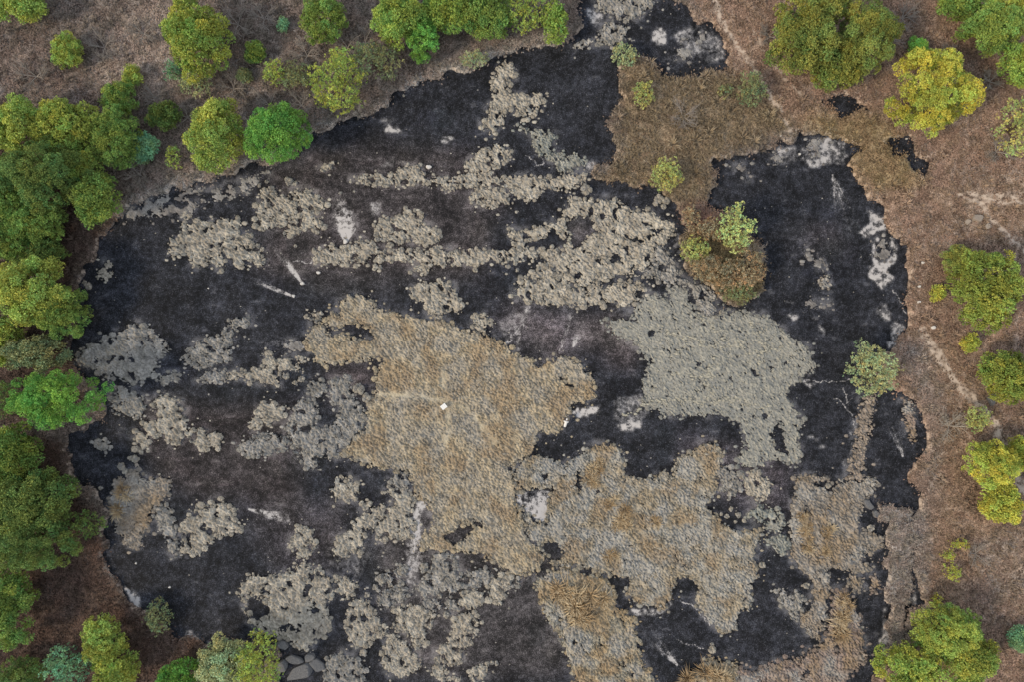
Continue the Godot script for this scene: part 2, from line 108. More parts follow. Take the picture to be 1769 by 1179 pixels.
# trees: x, y, width, height in pixels, leaf colour, openness, label
const TREES := [
[35,8,95,66,"yg",0,"yellow-green tree crown above the pale dusty slope"],
[118,88,50,62,"yg",0,"small bright bush leaning over the pale dusty slope"],
[345,72,108,130,"yg",0,"tall yellow-green tree with a grey-green top beside the dusty slope"],
[340,145,55,42,"sage",1,"low sage clump at the foot of the tall yellow-green tree"],
[300,124,32,34,"bg",1,"small bluish bush beside the tall yellow-green tree"],
[442,92,36,40,"g",0,"small round green bush among grey brushwood"],
[492,44,21,24,"bg",0,"smallest bluish bush among grey brushwood"],
[562,38,80,76,"g",0,"rounded deep green tree above the yellow-green feathery tree"],
[478,128,40,44,"yg",1,"thin yellow-green bush half hidden in grey brush"],
[515,135,50,50,"dull",1,"dull olive brush patch beside the thin yellow-green bush"],
[588,148,95,108,"yg",1,"feathery yellow-green tree just above the rock's grassy bank"],
[425,132,26,22,"dull",0,"tiny dull bush in the grey brush"],
[230,132,30,42,"yg",0,"leaning treetop with its bare trunk showing"],
[210,172,56,62,"g",0,"olive tree beside the leaning treetop"],
[285,200,56,46,"dk",0,"dark green bush between two lighter trees"],
[375,232,92,128,"yg",0,"tall lumpy yellow-green tree next to the vivid green tree"],
[482,237,106,108,"vivid",0,"vivid green tree with cauliflower crown overhanging the black rock"],
[303,273,26,36,"yg",1,"small dull yellow shrub on the grassy bank"],
[250,257,50,54,"bg",0,"blue-green bush against the big olive grove"],
[205,240,80,110,"g",0,"green tree carrying the blue-green bush at its side"],
[120,225,115,100,"yg",0,"yellow-topped tree of the big olive grove"],
[35,225,100,100,"yg",0,"yellow-topped tree of the big olive grove, beside the dusty slope"],
[85,310,150,120,"dk",0,"broad dark olive tree in the middle of the big grove"],
[25,330,90,110,"g",0,"green tree of the big grove deep inside the woods"],
[175,345,70,95,"g",0,"green tree of the grove hanging towards the black rock"],
[25,415,75,80,"g",0,"green tree below the broad dark olive tree"],
[85,438,62,56,"dk",0,"small dark round tree above the twin-crowned green tree"],
[62,502,118,112,"yg",0,"light half of the twin-crowned tree by the rock"],
[112,540,86,88,"g",0,"darker half of the twin-crowned tree by the rock"],
[25,505,60,100,"dull",1,"thin dull brush behind the twin-crowned tree"],
[72,610,110,64,"dull",0,"dull yellow low tree above the brightest green tree"],
[110,687,174,98,"vivid",0,"brightest green tree, broad crown reaching over a grey mat"],
[30,790,90,110,"g",0,"green tree beneath the brightest one in the woods"],
[70,870,150,110,"dk",0,"large dark green tree with a long leafy arm"],
[60,940,150,90,"dk",0,"dark green tree crowding the large one"],
[155,905,70,46,"dk",1,"leafy arm of brush reaching to the rock's wooded foot"],
[22,1050,86,130,"g",0,"green tree along the reddish bare slope"],
[185,1100,66,80,"yg",0,"bright lumpy young tree on the reddish slope"],
[205,1150,80,70,"yg",0,"second bright lumpy tree touching the young one"],
[125,1145,80,80,"bg",1,"bluish dull bush beside the bright lumpy trees"],
[45,1162,90,50,"dk",0,"dark brush in the corner of the woods"],
[316,1162,72,48,"vivid",0,"low vivid green bush by the slab boulders"],
[395,1140,90,84,"sage",0,"pale olive tree at the rock's foot"],
[452,1138,76,96,"yg",1,"open yellow-green tree dipping over the rock edge"],
[275,1066,46,58,"dull",1,"olive shrub where the soil bank meets black rock"],
[690,40,90,90,"vyg",0,"bright green tree with sunny lumps above the grassy bank"],
[732,72,52,84,"vivid",0,"bright green tall tree standing out of the grove"],
[775,25,90,70,"vyg",0,"bright green tree in the middle of the grove above the bank"],
[840,30,90,85,"g",0,"green tree of the grove with feathery sides"],
[905,22,80,66,"yg",1,"yellow-green feathery tree ending the grove"],
[957,45,44,76,"vyg",0,"narrow yellow-green bush at the corner of the rock"],
[650,112,84,66,"dull",1,"brownish green brush on the grassy bank"],
[820,106,50,30,"sage",1,"low bluish brush leaning over the rock edge"],
[1077,97,44,44,"sage",1,"sage bush on the point of grass between two rock arms"],
[1110,166,32,46,"ysage",1,"small pale yellow bush in the dry grass field"],
[1150,305,52,58,"ysage",1,"pale yellow bush at the neck of dry grass"],
[1265,395,60,84,"sagel",1,"pale green tree on the brushy island in the rock"],
[1200,432,52,46,"ysage",1,"low yellow-green bush on the brushy island"],
[1295,155,52,62,"dull",1,"thin olive bush beside the footpath"],
[1410,22,130,70,"y",0,"yellowish treetop of the large dark olive grove"],
[1385,80,115,110,"dkol",0,"olive tree of the dark grove standing towards the footpath"],
[1490,75,110,110,"dkol",0,"dark olive tree in the middle of the dark grove"],
[1440,120,90,85,"dkol",0,"dark olive tree hanging towards the small rock patch"],
[1580,90,32,42,"vivid",0,"small vivid bush between the olive grove and the yellow tree"],
[1607,160,146,136,"yel",0,"round bright yellow tree beside the small black rock patches"],
[1650,12,74,54,"g",0,"green tree behind the dry grey bush"],
[1700,55,100,80,"g",0,"deep green tree next to the dry grey bush"],
[1735,18,80,70,"yg",0,"yellow-green tree above the deep green one"],
[1752,112,62,74,"vyg",0,"bright green tree above the dull drooping tree"],
[1750,218,70,112,"ysage",1,"dull yellow drooping tree on grey soil"],
[1650,452,56,50,"y",0,"small yellow side crown of the lone round tree"],
[1694,500,110,132,"ygol",0,"lone round olive-yellow tree on the pink soil"],
[1614,506,23,28,"yel",0,"tiny yellow bush on red soil near the round tree"],
[1672,592,31,33,"yel",0,"small yellow bush beside the dirt track"],
[1735,650,106,84,"ygol",0,"flat-topped yellow tree over a dark boulder"],
[1682,722,46,42,"ysage",1,"thin yellow-green brush beside the dirt track"],
[1704,800,88,80,"yel",0,"large bright yellow tree on the dry slope"],
[1752,785,50,54,"yel",0,"yellow tree touching the large bright yellow one"],
[1722,868,66,70,"yel",0,"lower yellow tree below the large bright one"],
[1655,940,32,20,"yel",1,"low yellow herb, uppermost of a small scatter"],
[1638,960,22,20,"yel",1,"low yellow herb in the middle of a small scatter"],
[1643,988,26,28,"yel",1,"low yellow herb, lowest of a small scatter"],
[1622,1085,112,90,"yg",0,"broad yellow-green tree by the end of the bare soil strip"],
[1570,1148,110,74,"yg",0,"yellow-green tree overhanging black rock by the soil strip"],
[1668,1128,86,80,"ygol",0,"yellow-green tree with a pale lower lobe"],
[1665,1172,60,40,"vyg",0,"pale green bush under the yellow-green trees"],
[1751,1097,38,42,"bg",0,"blue-green round bush on the dry soil"],
[1505,640,86,96,"sage",1,"sage grey-green bush at the head of the tan strip"],
[1215,462,60,52,"brn",1,"low brownish bush on the brushy island, facing the loop-shaped mat"],
[1262,478,72,56,"brn",1,"broad brownish bush filling the middle of the brushy island"],
[1296,462,46,66,"brn",1,"brownish bush on the island's side facing wide black rock"],
[1272,508,56,34,"dull",1,"low olive bush at the tip of the brushy island"],
[1225,398,44,44,"brn",1,"brownish bush where the island joins the dry grass"],
[1192,378,34,40,"brn",1,"reddish brown bush on the narrow neck to the island"],
[70,385,100,70,"g",0,"green tree filling the middle of the olive grove's lower side"],
[12,590,60,90,"yg",0,"yellow-green tree beside the dull yellow low tree"],
[10,875,60,100,"dk",0,"dark tree standing behind the large dark green tree"],
[150,290,70,70,"yg",0,"light green tree of the grove behind the blue-green bush"],
[20,690,40,70,"dk",1,"dark brush beside the brightest green tree"],
[1250,160,26,24,"dull",1,"small olive tuft of brush near the footpath bend"],
[1614,1035,22,22,"yel",1,"little yellow sprig above the broad yellow-green tree"],
]
const BARE := [[60,130,70,"grey thicket on the dusty slope under the first trees"],[245,55,60,"grey thicket beside the pale bare slope"],[410,40,70,"brown thicket above the small round green bush"],[465,180,60,"grey thicket behind the vivid green tree"],[455,30,60,"brown brushwood beside the smallest bluish bush"],[265,165,44,"grey brush between olive tree and dark bush"],[630,70,60,"grey brush beside the sunny lumps of the bright tree"],[320,200,50,"dry brush beside the tall lumpy tree"],[1330,60,50,"dry brown brush between footpath and olive grove"],[1180,200,60,"dry brush in the middle of the dry grass field"],[1560,30,60,"leafless brush beside the small vivid bush"],[175,78,70,"grey leafless shrub on the dusty slope"],[530,95,60,"grey leafless shrub in the brushwood"],[400,150,60,"brown leafless brush beside the lumpy tree"],[45,470,60,"pale leafless branches between forest crowns"],[520,180,50,"leafless thicket on the bank above the black rock"],[1637,95,44,"dry grey bush behind the round yellow tree"],[1712,140,44,"pale dead branches beside the bright green tree"],[1640,737,60,"white dead branchy shrub on the dirt slope"],[1525,70,70,"leafless grey thicket behind the dark olive grove"],[1300,440,50,"reddish leafless shrub on the brushy island"],[1725,260,60,"leafless shrub under the dull drooping tree"],[1690,960,50,"brown leafless brush on the dry slope"],[240,300,50,"dark leafless brush below the blue-green bush"],[600,80,60,"leafless brush among the trees above the bank"]]
const STRAW := [[985,1030,60,0.3],[1010,1030,60,1.8],[1000,1060,55,1.2],[965,1020,50,0.8],[1035,1040,45,2.4],[1385,915,34,1.6],[1390,945,34,1.5],[1383,890,28,1.7],[1427,915,34,1.6],[1425,945,28,1.4],[1450,1065,45,1.6],[1448,1090,45,1.5],[1452,1042,36,1.6],[1225,1165,55,0.9],[1195,1172,45,1.2],[1250,1168,40,0.5],[1072,885,40,1.2],[1085,905,36,1.0],[1068,905,30,1.9],[1028,815,36,1.5],[1022,838,32,1.7],[1035,800,28,1.1],[1060,870,30,0.6],[1135,900,30,0.5],[1060,960,34,0.7],[215,850,36,2.0],[205,880,36,1.9]]
const BOULDERS := [[492,1113,26,17,8,0.5,"grey slab boulder, upper one of the heap"],[549,1150,38,22,9,0.3,"grey slab boulder with a flat tilted face"],[519,1162,50,26,8,2.8,"brownish long slab boulder in the heap"],[508,1138,32,15,7,0.2,"flat slab boulder in the middle of the heap"],[535,1135,24,14,7,2.6,"small slab boulder wedged in the heap"],[486,1150,24,30,9,1.0,"dark upright slab boulder under the open tree"],[1685,378,24,18,6,0.4,"pale split boulder on the dusty ground below the wheel tracks"],[1668,384,13,10,5,1.2,"smaller pale boulder beside the split one"],[1700,392,14,10,5,2.1,"pale low boulder beside the split one, above bare dust"],[1704,690,18,24,9,0.1,"dark boulder under the flat-topped yellow tree"],[1499,872,24,16,7,0.7,"grey boulder at the head of the bare soil strip"],[1512,888,16,14,6,1.9,"small grey boulder at the head of the bare soil strip"],[1430,885,18,12,5,0.3,"pale grey stone half sunk in the brown forked mat"]]
const PATHS := [[5,1225,-30,1240,30,1265,75,1295,112,1318,150,1342,188,1368,240],[3,1300,60,1325,105,1355,140,1385,172],[5,1800,338,1740,339,1700,338,1655,335],[4,1800,353,1740,351,1700,347,1660,346],[11,1588,572,1600,592,1622,622,1648,660,1680,700,1712,735,1742,790,1762,850],[5,1690,350,1715,385,1745,415,1800,470],[6,655,682,690,683,730,687,765,690,800,705,835,738,855,765]]
# soil colour zones: r, g, b, outline
const ZONES := [
[140,120,106,1170,-60,1850,-60,1850,1260,1500,1260,1520,600,1420,240,1260,200],
[126,112,94,1068,95,1100,95,1150,130,1270,130,1380,220,1230,280,1220,340,1180,360,1010,310,1060,290],
[136,119,94,1370,205,1430,190,1520,200,1560,230,1590,300,1580,330,1500,330,1460,270],
[140,121,106,1600,320,1850,300,1850,480,1760,440,1680,400,1620,360],
[138,118,102,1580,560,1620,560,1700,650,1760,760,1760,900,1650,1040,1590,1040,1600,700],
[138,122,109,1680,920,1850,900,1850,1060,1700,1050],
[136,124,115,1545,600,1600,580,1620,700,1600,1040,1583,1040,1588,840,1600,790,1590,700],
[146,133,124,200,60,240,20,300,-20,310,90,290,170,230,190,180,150,150,120],
[120,108,101,0,70,90,60,150,120,200,200,80,170,0,160],
[118,110,104,215,370,250,330,400,290,400,310,300,345],
[104,86,78,1060,820,1060,830,1050,830],
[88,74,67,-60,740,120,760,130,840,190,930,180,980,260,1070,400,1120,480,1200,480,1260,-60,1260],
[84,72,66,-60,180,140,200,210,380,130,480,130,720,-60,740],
[122,109,84,1176,400,1240,380,1290,400,1325,470,1310,510,1270,528,1220,497,1180,450],
[124,101,90,1180,350,1240,360,1250,400,1180,400],
[142,135,128,195,385,225,345,290,318,380,296,420,275,540,218,640,190,760,112,860,82,960,60,990,75,890,105,760,150,640,212,540,240,400,310,290,345,215,395],
[136,127,120,1500,855,1590,870,1590,1060,1560,1140,1515,1140,1515,900]]
# rock colour zones
const RZONES := [
[61,57,58,460,290,600,240,840,260,880,330,830,480,560,500,440,470],
[56,52,53,240,690,520,700,520,880,330,860,240,800],
[82,77,80,870,520,1000,535,1010,600,970,640,900,600,860,570],
[70,65,66,1000,540,1080,540,1110,600,1090,650,1010,600],
[62,59,60,700,820,1000,980,980,1170,700,1170,640,950],
[65,62,64,1370,400,1460,400,1460,430,1380,430],
[60,57,60,420,880,600,860,600,960,480,990],
[66,62,66,1180,750,1370,790,1360,900,1250,870,1180,800],
[78,73,74,985,372,1022,372,1028,402,1003,432,980,430],
[62,57,59,560,620,660,630,650,680,560,690]]
# pale stains on the rock: strength, outline
const STAINS := [
[200,1125,55,1140,48,1152,62,1146,78,1130,78],[150,1012,15,1030,20,1045,30,1030,48,1018,40],
[120,1160,60,1200,40,1240,60,1255,100,1230,110,1180,90],
[200,1486,402,1498,385,1515,378,1530,372,1538,395,1515,402,1500,410],
[230,1500,470,1512,450,1512,420,1520,408,1517,440,1528,458,1545,440,1540,405,1552,430,1555,448,1535,465,1548,480,1535,490,1522,500,1508,482],
[180,1540,570,1545,555,1565,560,1550,600,1535,605],[150,1515,530,1530,525,1540,545,1535,555,1520,542],
[150,1393,245,1425,235,1460,240,1466,268,1462,285,1440,280,1400,290,1375,270],[170,1500,362,1520,370,1530,390,1510,385],
[120,1340,255,1370,250,1385,265,1370,280,1345,283],
[235,984,708,1008,706,1040,702,1035,714,1005,722,988,718],[160,1065,735,1080,722,1110,722,1105,740,1075,748],[120,1060,690,1110,680,1120,720,1060,730],
[150,893,560,898,580,899,608,890,608],[120,905,525,917,528,908,560,896,560],[90,985,540,990,545,972,600,966,605],
[190,664,222,672,218,694,222,690,229,668,230],[110,656,204,680,206,675,215,660,212],[190,756,244,765,236,780,232,782,239,768,248],[110,660,285,680,272,685,288,672,290],[130,640,350,655,346,655,370,640,375],
[210,207,1008,225,1018,240,1028,246,1038,243,1055,225,1035],[170,316,1096,330,1090,360,1108,372,1114,330,1105],
[240,720,868,736,866,737,875,725,890,716,905,712,960,704,985,706,920,712,890],[110,700,940,730,900,735,960,715,1010,700,1010],
[255,895,846,915,853,942,846,952,852,946,870,942,905,928,897,908,884,893,868],
[200,1090,1052,1140,1052,1162,1040,1150,1062,1118,1068,1098,1066],[110,1090,1000,1140,1000,1110,1040],
[170,1520,1090,1525,1050,1535,1120,1528,1138,1518,1110],[150,1565,1030,1580,1025,1582,1045,1572,1060],[140,1390,845,1420,848,1440,855,1430,882,1400,885,1385,865],
[150,1380,652,1400,660,1415,668,1400,672,1385,662],[110,1470,745,1485,720,1490,730,1478,800,1468,830],
[130,440,880,500,890,520,905,500,905,460,895],[90,560,950,600,930,640,960,620,1000,570,980],[100,300,940,330,960,300,965],[120,420,1010,430,1005,432,1040,425,1060],
[130,1350,520,1362,515,1372,523,1360,526],[130,1362,545,1380,543,1380,552,1366,553],[130,1403,545,1415,547,1415,556,1404,555],[140,1412,560,1425,565,1425,577,1415,572],[150,1392,750,1405,752,1412,762,1398,757],[140,1412,770,1425,772,1422,780],[120,1450,800,1475,790,1500,800,1470,815],
[120,1170,400,1185,420,1172,440,1158,430,1162,412],
[120,1015,275,1030,278,1022,305,1012,300],[90,860,560,900,530,880,600],[140,1265,390,1280,400,1262,402]]
const PLUMES := [[598,420,590,338,12,900],[598,418,602,360,14,300],[522,490,470,424,4,150],[507,512,436,484,3,140],[728,868,706,985,6,80],[720,900,712,1010,9,40],[540,600,430,590,10,60],[870,600,930,530,12,50],[990,600,1010,540,12,40],[1170,1150,1090,1060,14,50],[430,880,520,910,8,50],[1440,300,1480,420,18,60],[1560,790,1530,700,12,30]]
const LINES := [1480,742,1470,715,1462,690,1458,670,0,1470,715,1452,695,1440,690,0,1464,700,1472,688,0,1379,656,1400,661,1440,661,1475,657,0,1515,665,1540,663,0,1545,500,1563,530,1566,545,0,505,452,540,453,0,690,830,700,850,0,1205,250,1225,251,0,900,612,896,590,904,560,916,530,0,968,610,972,585,990,545,0,1175,1040,1200,1050,1230,1085,0,1170,1110,1215,1122,0,920,240,940,280,925,290,0,905,265,925,280,930,285]
const STRANDS := [964,391,973,400,981,407,982,420,981,432,0,1160,640,1200,655,1240,650,0,1120,700,1160,690,1200,695,1260,690,1330,705,0,1180,580,1230,600,1290,590,0,1290,560,1320,600,1310,640,0,1200,540,1260,590,1300,610,1350,600,0,1140,560,1180,590,1160,620,0,1230,620,1220,660,1240,700,0,1080,720,1130,690,0]
const S := 0.06                      # metres per photo pixel on the ground
const CX := 884.5
const CY := 589.5
const CAM_H := 70.9
var rng := RandomNumberGenerator.new()
var low := FastNoiseLite.new()       # relief
var mid := FastNoiseLite.new()
var wob := FastNoiseLite.new()       # ragged outlines
var mask := PackedByteArray()        # 255 = rock, 0 = soil, blurred, half resolution
const MW := 960                      # mask covers photo pixels -80 .. 1840, -60 .. 1240
const MH := 650
var soil_map: Image
var path_mask := PackedByteArray()
var names := {}
var mats := {}

func at(px: float, py: float, y := 0.0) -> Vector3:
	var k := S * (CAM_H - y) / CAM_H
	return Vector3((px - CX) * k, y, (py - CY) * k)
func numbered(n: String) -> String:
	var c: int = names.get(n, 0)
	names[n] = c + 1
	return n if c == 0 else "%s_%03d" % [n, c]
func tag(o: Node, label: String, category: String, group := "", kind := "") -> void:
	o.set_meta("label", label); o.set_meta("category", category)
	if group: o.set_meta("group", group)
	if kind: o.set_meta("kind", kind)
func base(called: String, where: Vector3) -> Node3D:
	var o := Node3D.new(); o.name = numbered(called); add_child(o); o.position = where
	return o
func part(called: String, m: Mesh, mat: Material, parent: Node) -> MeshInstance3D:
	var o := MeshInstance3D.new(); o.name = called; o.mesh = m; o.material_override = mat
	parent.add_child(o, true)
	return o
func copies(called: String, m: Mesh, mat: Material, ts: Array, cs: PackedColorArray, parent: Node) -> MultiMeshInstance3D:
	var mm := MultiMesh.new()
	mm.transform_format = MultiMesh.TRANSFORM_3D; mm.use_colors = true; mm.mesh = m
	mm.instance_count = ts.size()
	for i in ts.size():
		mm.set_instance_transform(i, ts[i]); mm.set_instance_color(i, cs[i])
	var o := MultiMeshInstance3D.new(); o.name = called; o.multimesh = mm; o.material_override = mat
	parent.add_child(o, true)
	return o
func poly(a: Array, first := 0) -> PackedVector2Array:
	var p := PackedVector2Array()
	for i in range(first, a.size() - 1, 2): p.append(Vector2(a[i], a[i + 1]))
	return p
func lines_of(a: Array) -> Array:
	var out := []; var cur := PackedVector2Array(); var i := 0
	while i < a.size():
		if a[i] == 0:
			out.append(cur); cur = PackedVector2Array(); i += 1
		else:
			cur.append(Vector2(a[i], a[i + 1])); i += 2
	if cur.size(): out.append(cur)
	return out
func wobble(p: Vector2, amount: float) -> Vector2:
	return p + Vector2(wob.get_noise_2d(p.x, p.y), wob.get_noise_2d(p.x + 900.0, p.y - 700.0)) * amount
# fill an outline into an image; k = image pixels per photo pixel, o = photo position of its corner
func fill(img: Image, p: PackedVector2Array, c: Color, k: float, o: Vector2) -> void:
	var h := img.get_height(); var w := img.get_width()
	var lo := 1e9; var hi := -1e9
	for q in p: lo = minf(lo, q.y); hi = maxf(hi, q.y)
	for y in range(maxi(0, int((lo - o.y) * k)), mini(h, int((hi - o.y) * k) + 1)):
		var py := (y + 0.5) / k + o.y
		var xs := []
		for i in p.size():
			var a := p[i]; var b := p[(i + 1) % p.size()]
			if (a.y > py) != (b.y > py): xs.append(a.x + (py - a.y) / (b.y - a.y) * (b.x - a.x))
		xs.sort()
		for i in range(0, xs.size() - 1, 2):
			var x0 := clampi(roundi((xs[i] - o.x) * k), 0, w); var x1 := clampi(roundi((xs[i + 1] - o.x) * k), 0, w)
			if x1 > x0: img.fill_rect(Rect2i(x0, y, x1 - x0, 1), c)
func stroke(img: Image, p: PackedVector2Array, width: float, c: Color, k: float, o: Vector2) -> void:
	for i in p.size() - 1:
		var n := int(p[i].distance_to(p[i + 1]) * k) + 1
		for j in n:
			var q := wobble(p[i].lerp(p[i + 1], j / float(n)), 5.0)
			var r := width * k * rng.randf_range(0.6, 1.15)
			img.fill_rect(Rect2i(int((q.x - o.x) * k - r / 2), int((q.y - o.y) * k - r / 2), maxi(1, int(r)), maxi(1, int(r))), c)
func blur(img: Image, f: int) -> void:
	var w := img.get_width(); var h := img.get_height()
	img.resize(maxi(2, w / f), maxi(2, h / f), Image.INTERPOLATE_LANCZOS)
	img.resize(w, h, Image.INTERPOLATE_CUBIC)
func noise_bytes(w: int, h: int, freq: float, oct: int, sd: int, type := FastNoiseLite.TYPE_SIMPLEX_SMOOTH, nw := 0, nh := 0) -> PackedByteArray:
	var n := FastNoiseLite.new(); n.seed = sd; n.frequency = freq; n.noise_type = type; n.fractal_octaves = oct
	if oct < 2: n.fractal_type = FastNoiseLite.FRACTAL_NONE
	var img := n.get_image(nw if nw else w, nh if nh else h, false, false, true)
	if nw: img.resize(w, h, Image.INTERPOLATE_CUBIC)
	img.convert(Image.FORMAT_L8)
	return img.get_data()
func rock_h(x: float, z: float) -> float:
	return low.get_noise_2d(x, z) * 0.55 + mid.get_noise_2d(x, z) * 0.14
func mask_at(px: float, py: float) -> float:      # 1 = rock
	var fx := (px + 80.0) * 0.5 - 0.5; var fy := (py + 60.0) * 0.5 - 0.5
	if fx < 0 or fy < 0 or fx >= MW - 1 or fy >= MH - 1: return 0.0
	var ix := int(fx); var iy := int(fy); var u := fx - ix; var v := fy - iy; var i := iy * MW + ix
	return lerpf(lerpf(mask[i], mask[i + 1], u), lerpf(mask[i + MW], mask[i + MW + 1], u), v) / 255.0
func soil_off(px: float, py: float) -> float:
	var m := mask_at(px, py)
	return lerpf(0.42, -0.4, smoothstep(0.12, 0.88, m))
func ground_h(x: float, z: float) -> float:
	var o := soil_off(x / S + CX, z / S + CY)
	return rock_h(x, z) + maxf(o + (mid.get_noise_2d(x * 3.0 + 50.0, z * 3.0) * 0.1 if o > 0.0 else 0.0), 0.0)
func lin(r: float, g: float, b: float) -> Color:
	return Color(r / 255.0, g / 255.0, b / 255.0).srgb_to_linear()
func stdmat(rough := 1.0) -> StandardMaterial3D:
	var m := StandardMaterial3D.new(); m.vertex_color_use_as_albedo = true; m.roughness = rough
	m.metallic_specular = 0.2
	return m

func make_mask() -> void:
	var k := 0.5; var o := Vector2(-80, -60)
	var img := Image.create_empty(MW, MH, false, Image.FORMAT_L8)
	fill(img, poly(ROCK), Color.WHITE, k, o)
	for p in ROCK_MORE: fill(img, poly(p), Color.WHITE, k, o)
	for p in STRIPS: fill(img, poly(p), Color.BLACK, k, o)
	var src := img.get_data()
	var out := PackedByteArray(); out.resize(MW * MH)
	var a := noise_bytes(MW, MH, 0.05, 3, 5); var b := noise_bytes(MW, MH, 0.05, 3, 6)
	for y in MH:
		for x in MW:
			var i := y * MW + x
			var sx := clampi(x + int((a[i] - 127) * 0.055), 0, MW - 1); var sy := clampi(y + int((b[i] - 127) * 0.055), 0, MH - 1)
			out[i] = src[sy * MW + sx]
	img = Image.create_from_data(MW, MH, false, Image.FORMAT_L8, out)
	img.resize(MW / 2, MH / 2, Image.INTERPOLATE_BILINEAR); img.resize(MW, MH, Image.INTERPOLATE_CUBIC)
	mask = img.get_data()

const TW := 1920
const TH := 1300
func rock_texture() -> ImageTexture:
	var o := Vector2(-80, -60)
	var z := Image.create_empty(480, 325, false, Image.FORMAT_RGB8)
	z.fill(Color8(42, 43, 48))
	for a in RZONES: fill(z, poly(a, 3), Color8(a[0], a[1], a[2]), 0.25, o)
	z.resize(60, 41, Image.INTERPOLATE_LANCZOS); z.resize(TW, TH, Image.INTERPOLATE_CUBIC)
	var st := Image.create_empty(TW / 2, TH / 2, false, Image.FORMAT_L8)
	for a in STAINS: fill(st, poly(a, 1), Color8(a[0], a[0], a[0]), 0.5, o)
	var film := Image.create_empty(TW / 2, TH / 2, false, Image.FORMAT_L8)
	for a in MATS:
		var ring := poly(a[4]); ring.append(ring[0])
		stroke(film, ring, 13.0, Color8(84, 84, 84), 0.5, o)
	film.resize(TW / 8, TH / 8, Image.INTERPOLATE_BILINEAR); film.resize(TW, TH, Image.INTERPOLATE_CUBIC)
	var fd := film.get_data()
	st.resize(TW / 6, TH / 6, Image.INTERPOLATE_BILINEAR)
	st.resize(TW, TH, Image.INTERPOLATE_CUBIC)
	for a in PLUMES:
		var p0 := Vector2(a[0], a[1]); var p1 := Vector2(a[2], a[3]); var ln := p0.distance_to(p1)
		var side := (p1 - p0).orthogonal().normalized()
		for i in int(a[5]):
			var e: Vector2 = p1 + side * rng.randfn() * float(a[4]) + (p1 - p0) * rng.randf_range(-0.5, 0.1)
			var n := int(ln)
			for q in n:
				var t := q / float(n)
				var c := p0.lerp(e, t) + side * rng.randf_range(-1.2, 1.2) - o
				if rng.randf() < t * 0.8 or c.x < 0 or c.y < 0 or c.x >= TW or c.y >= TH: continue
				var was := st.get_pixel(int(c.x), int(c.y)).r
				var v := minf(was + (1.0 - t) * 0.1 + 0.09, 1.0)
				st.set_pixel(int(c.x), int(c.y), Color(v, v, v))
	for p in lines_of(LINES): stroke(st, p, 2.0, Color8(190, 190, 190), 1.0, o)
	var zd := z.get_data(); var sd := st.get_data()
	var fine := noise_bytes(TW, TH, 0.45, 2, 11)
	var patch := noise_bytes(TW, TH, 0.02, 5, 12)
	var veil := noise_bytes(TW, TH, 0.006, 4, 13)
	var streak := noise_bytes(TW, TH, 0.06, 5, 14, FastNoiseLite.TYPE_SIMPLEX_SMOOTH, 640, 1300)
	var slant := noise_bytes(TW, TH, 0.09, 3, 16)
	var cell := noise_bytes(TW, TH, 0.16, 1, 15, FastNoiseLite.TYPE_CELLULAR)
	var crust := noise_bytes(TW, TH, 0.11, 2, 17, FastNoiseLite.TYPE_VALUE_CUBIC)
	var crack := noise_bytes(TW, TH, 0.014, 4, 18)
	var out := PackedByteArray(); out.resize(TW * TH * 3)
	var r2 := RandomNumberGenerator.new(); r2.seed = 7
	for i in TW * TH:
		var f := (fine[i] - 128) * 0.0078 + (slant[i] - 128) * 0.0034 + (patch[i] - 128) * 0.0032 + (streak[i] - 128) * 0.0016 + (veil[i] - 128) * 0.0012
		var s := sd[i] / 255.0
		if s > 0.02:
			s = clampf(pow(s, 1.25) * 1.15 + s * ((patch[i] - 128) * 0.008 + (slant[i] - 128) * 0.008 + (fine[i] - 128) * 0.005), 0.0, 1.0)
		if s > 0.3 and s < 0.8: s *= 1.15 if absi(crust[i] - 128) < 16 else 0.72
		s = maxf(s, fd[i] / 255.0 * clampf((patch[i] - 105) * 0.02 + (fine[i] - 128) * 0.006, 0.0, 1.0))
		if fine[i] > 190 and slant[i] > 122: s = maxf(s, 0.2)
		if streak[i] > 200 and patch[i] > 140: s = maxf(s, 0.16)
		if cell[i] < 6 and veil[i] > 120: s = maxf(s, 0.3)
		var k := maxf(0.45, 1.0 + f)
		if absi(crack[i] - 128) < 1: k *= 0.62
		var j := i * 3
		out[j] = clampi(int(lerpf(zd[j] * k, 186.0, s)), 0, 255)
		out[j + 1] = clampi(int(lerpf(zd[j + 1] * k, 181.0, s)), 0, 255)
		out[j + 2] = clampi(int(lerpf(zd[j + 2] * k, 178.0, s)), 0, 255)
	return ImageTexture.create_from_image(Image.create_from_data(TW, TH, false, Image.FORMAT_RGB8, out))
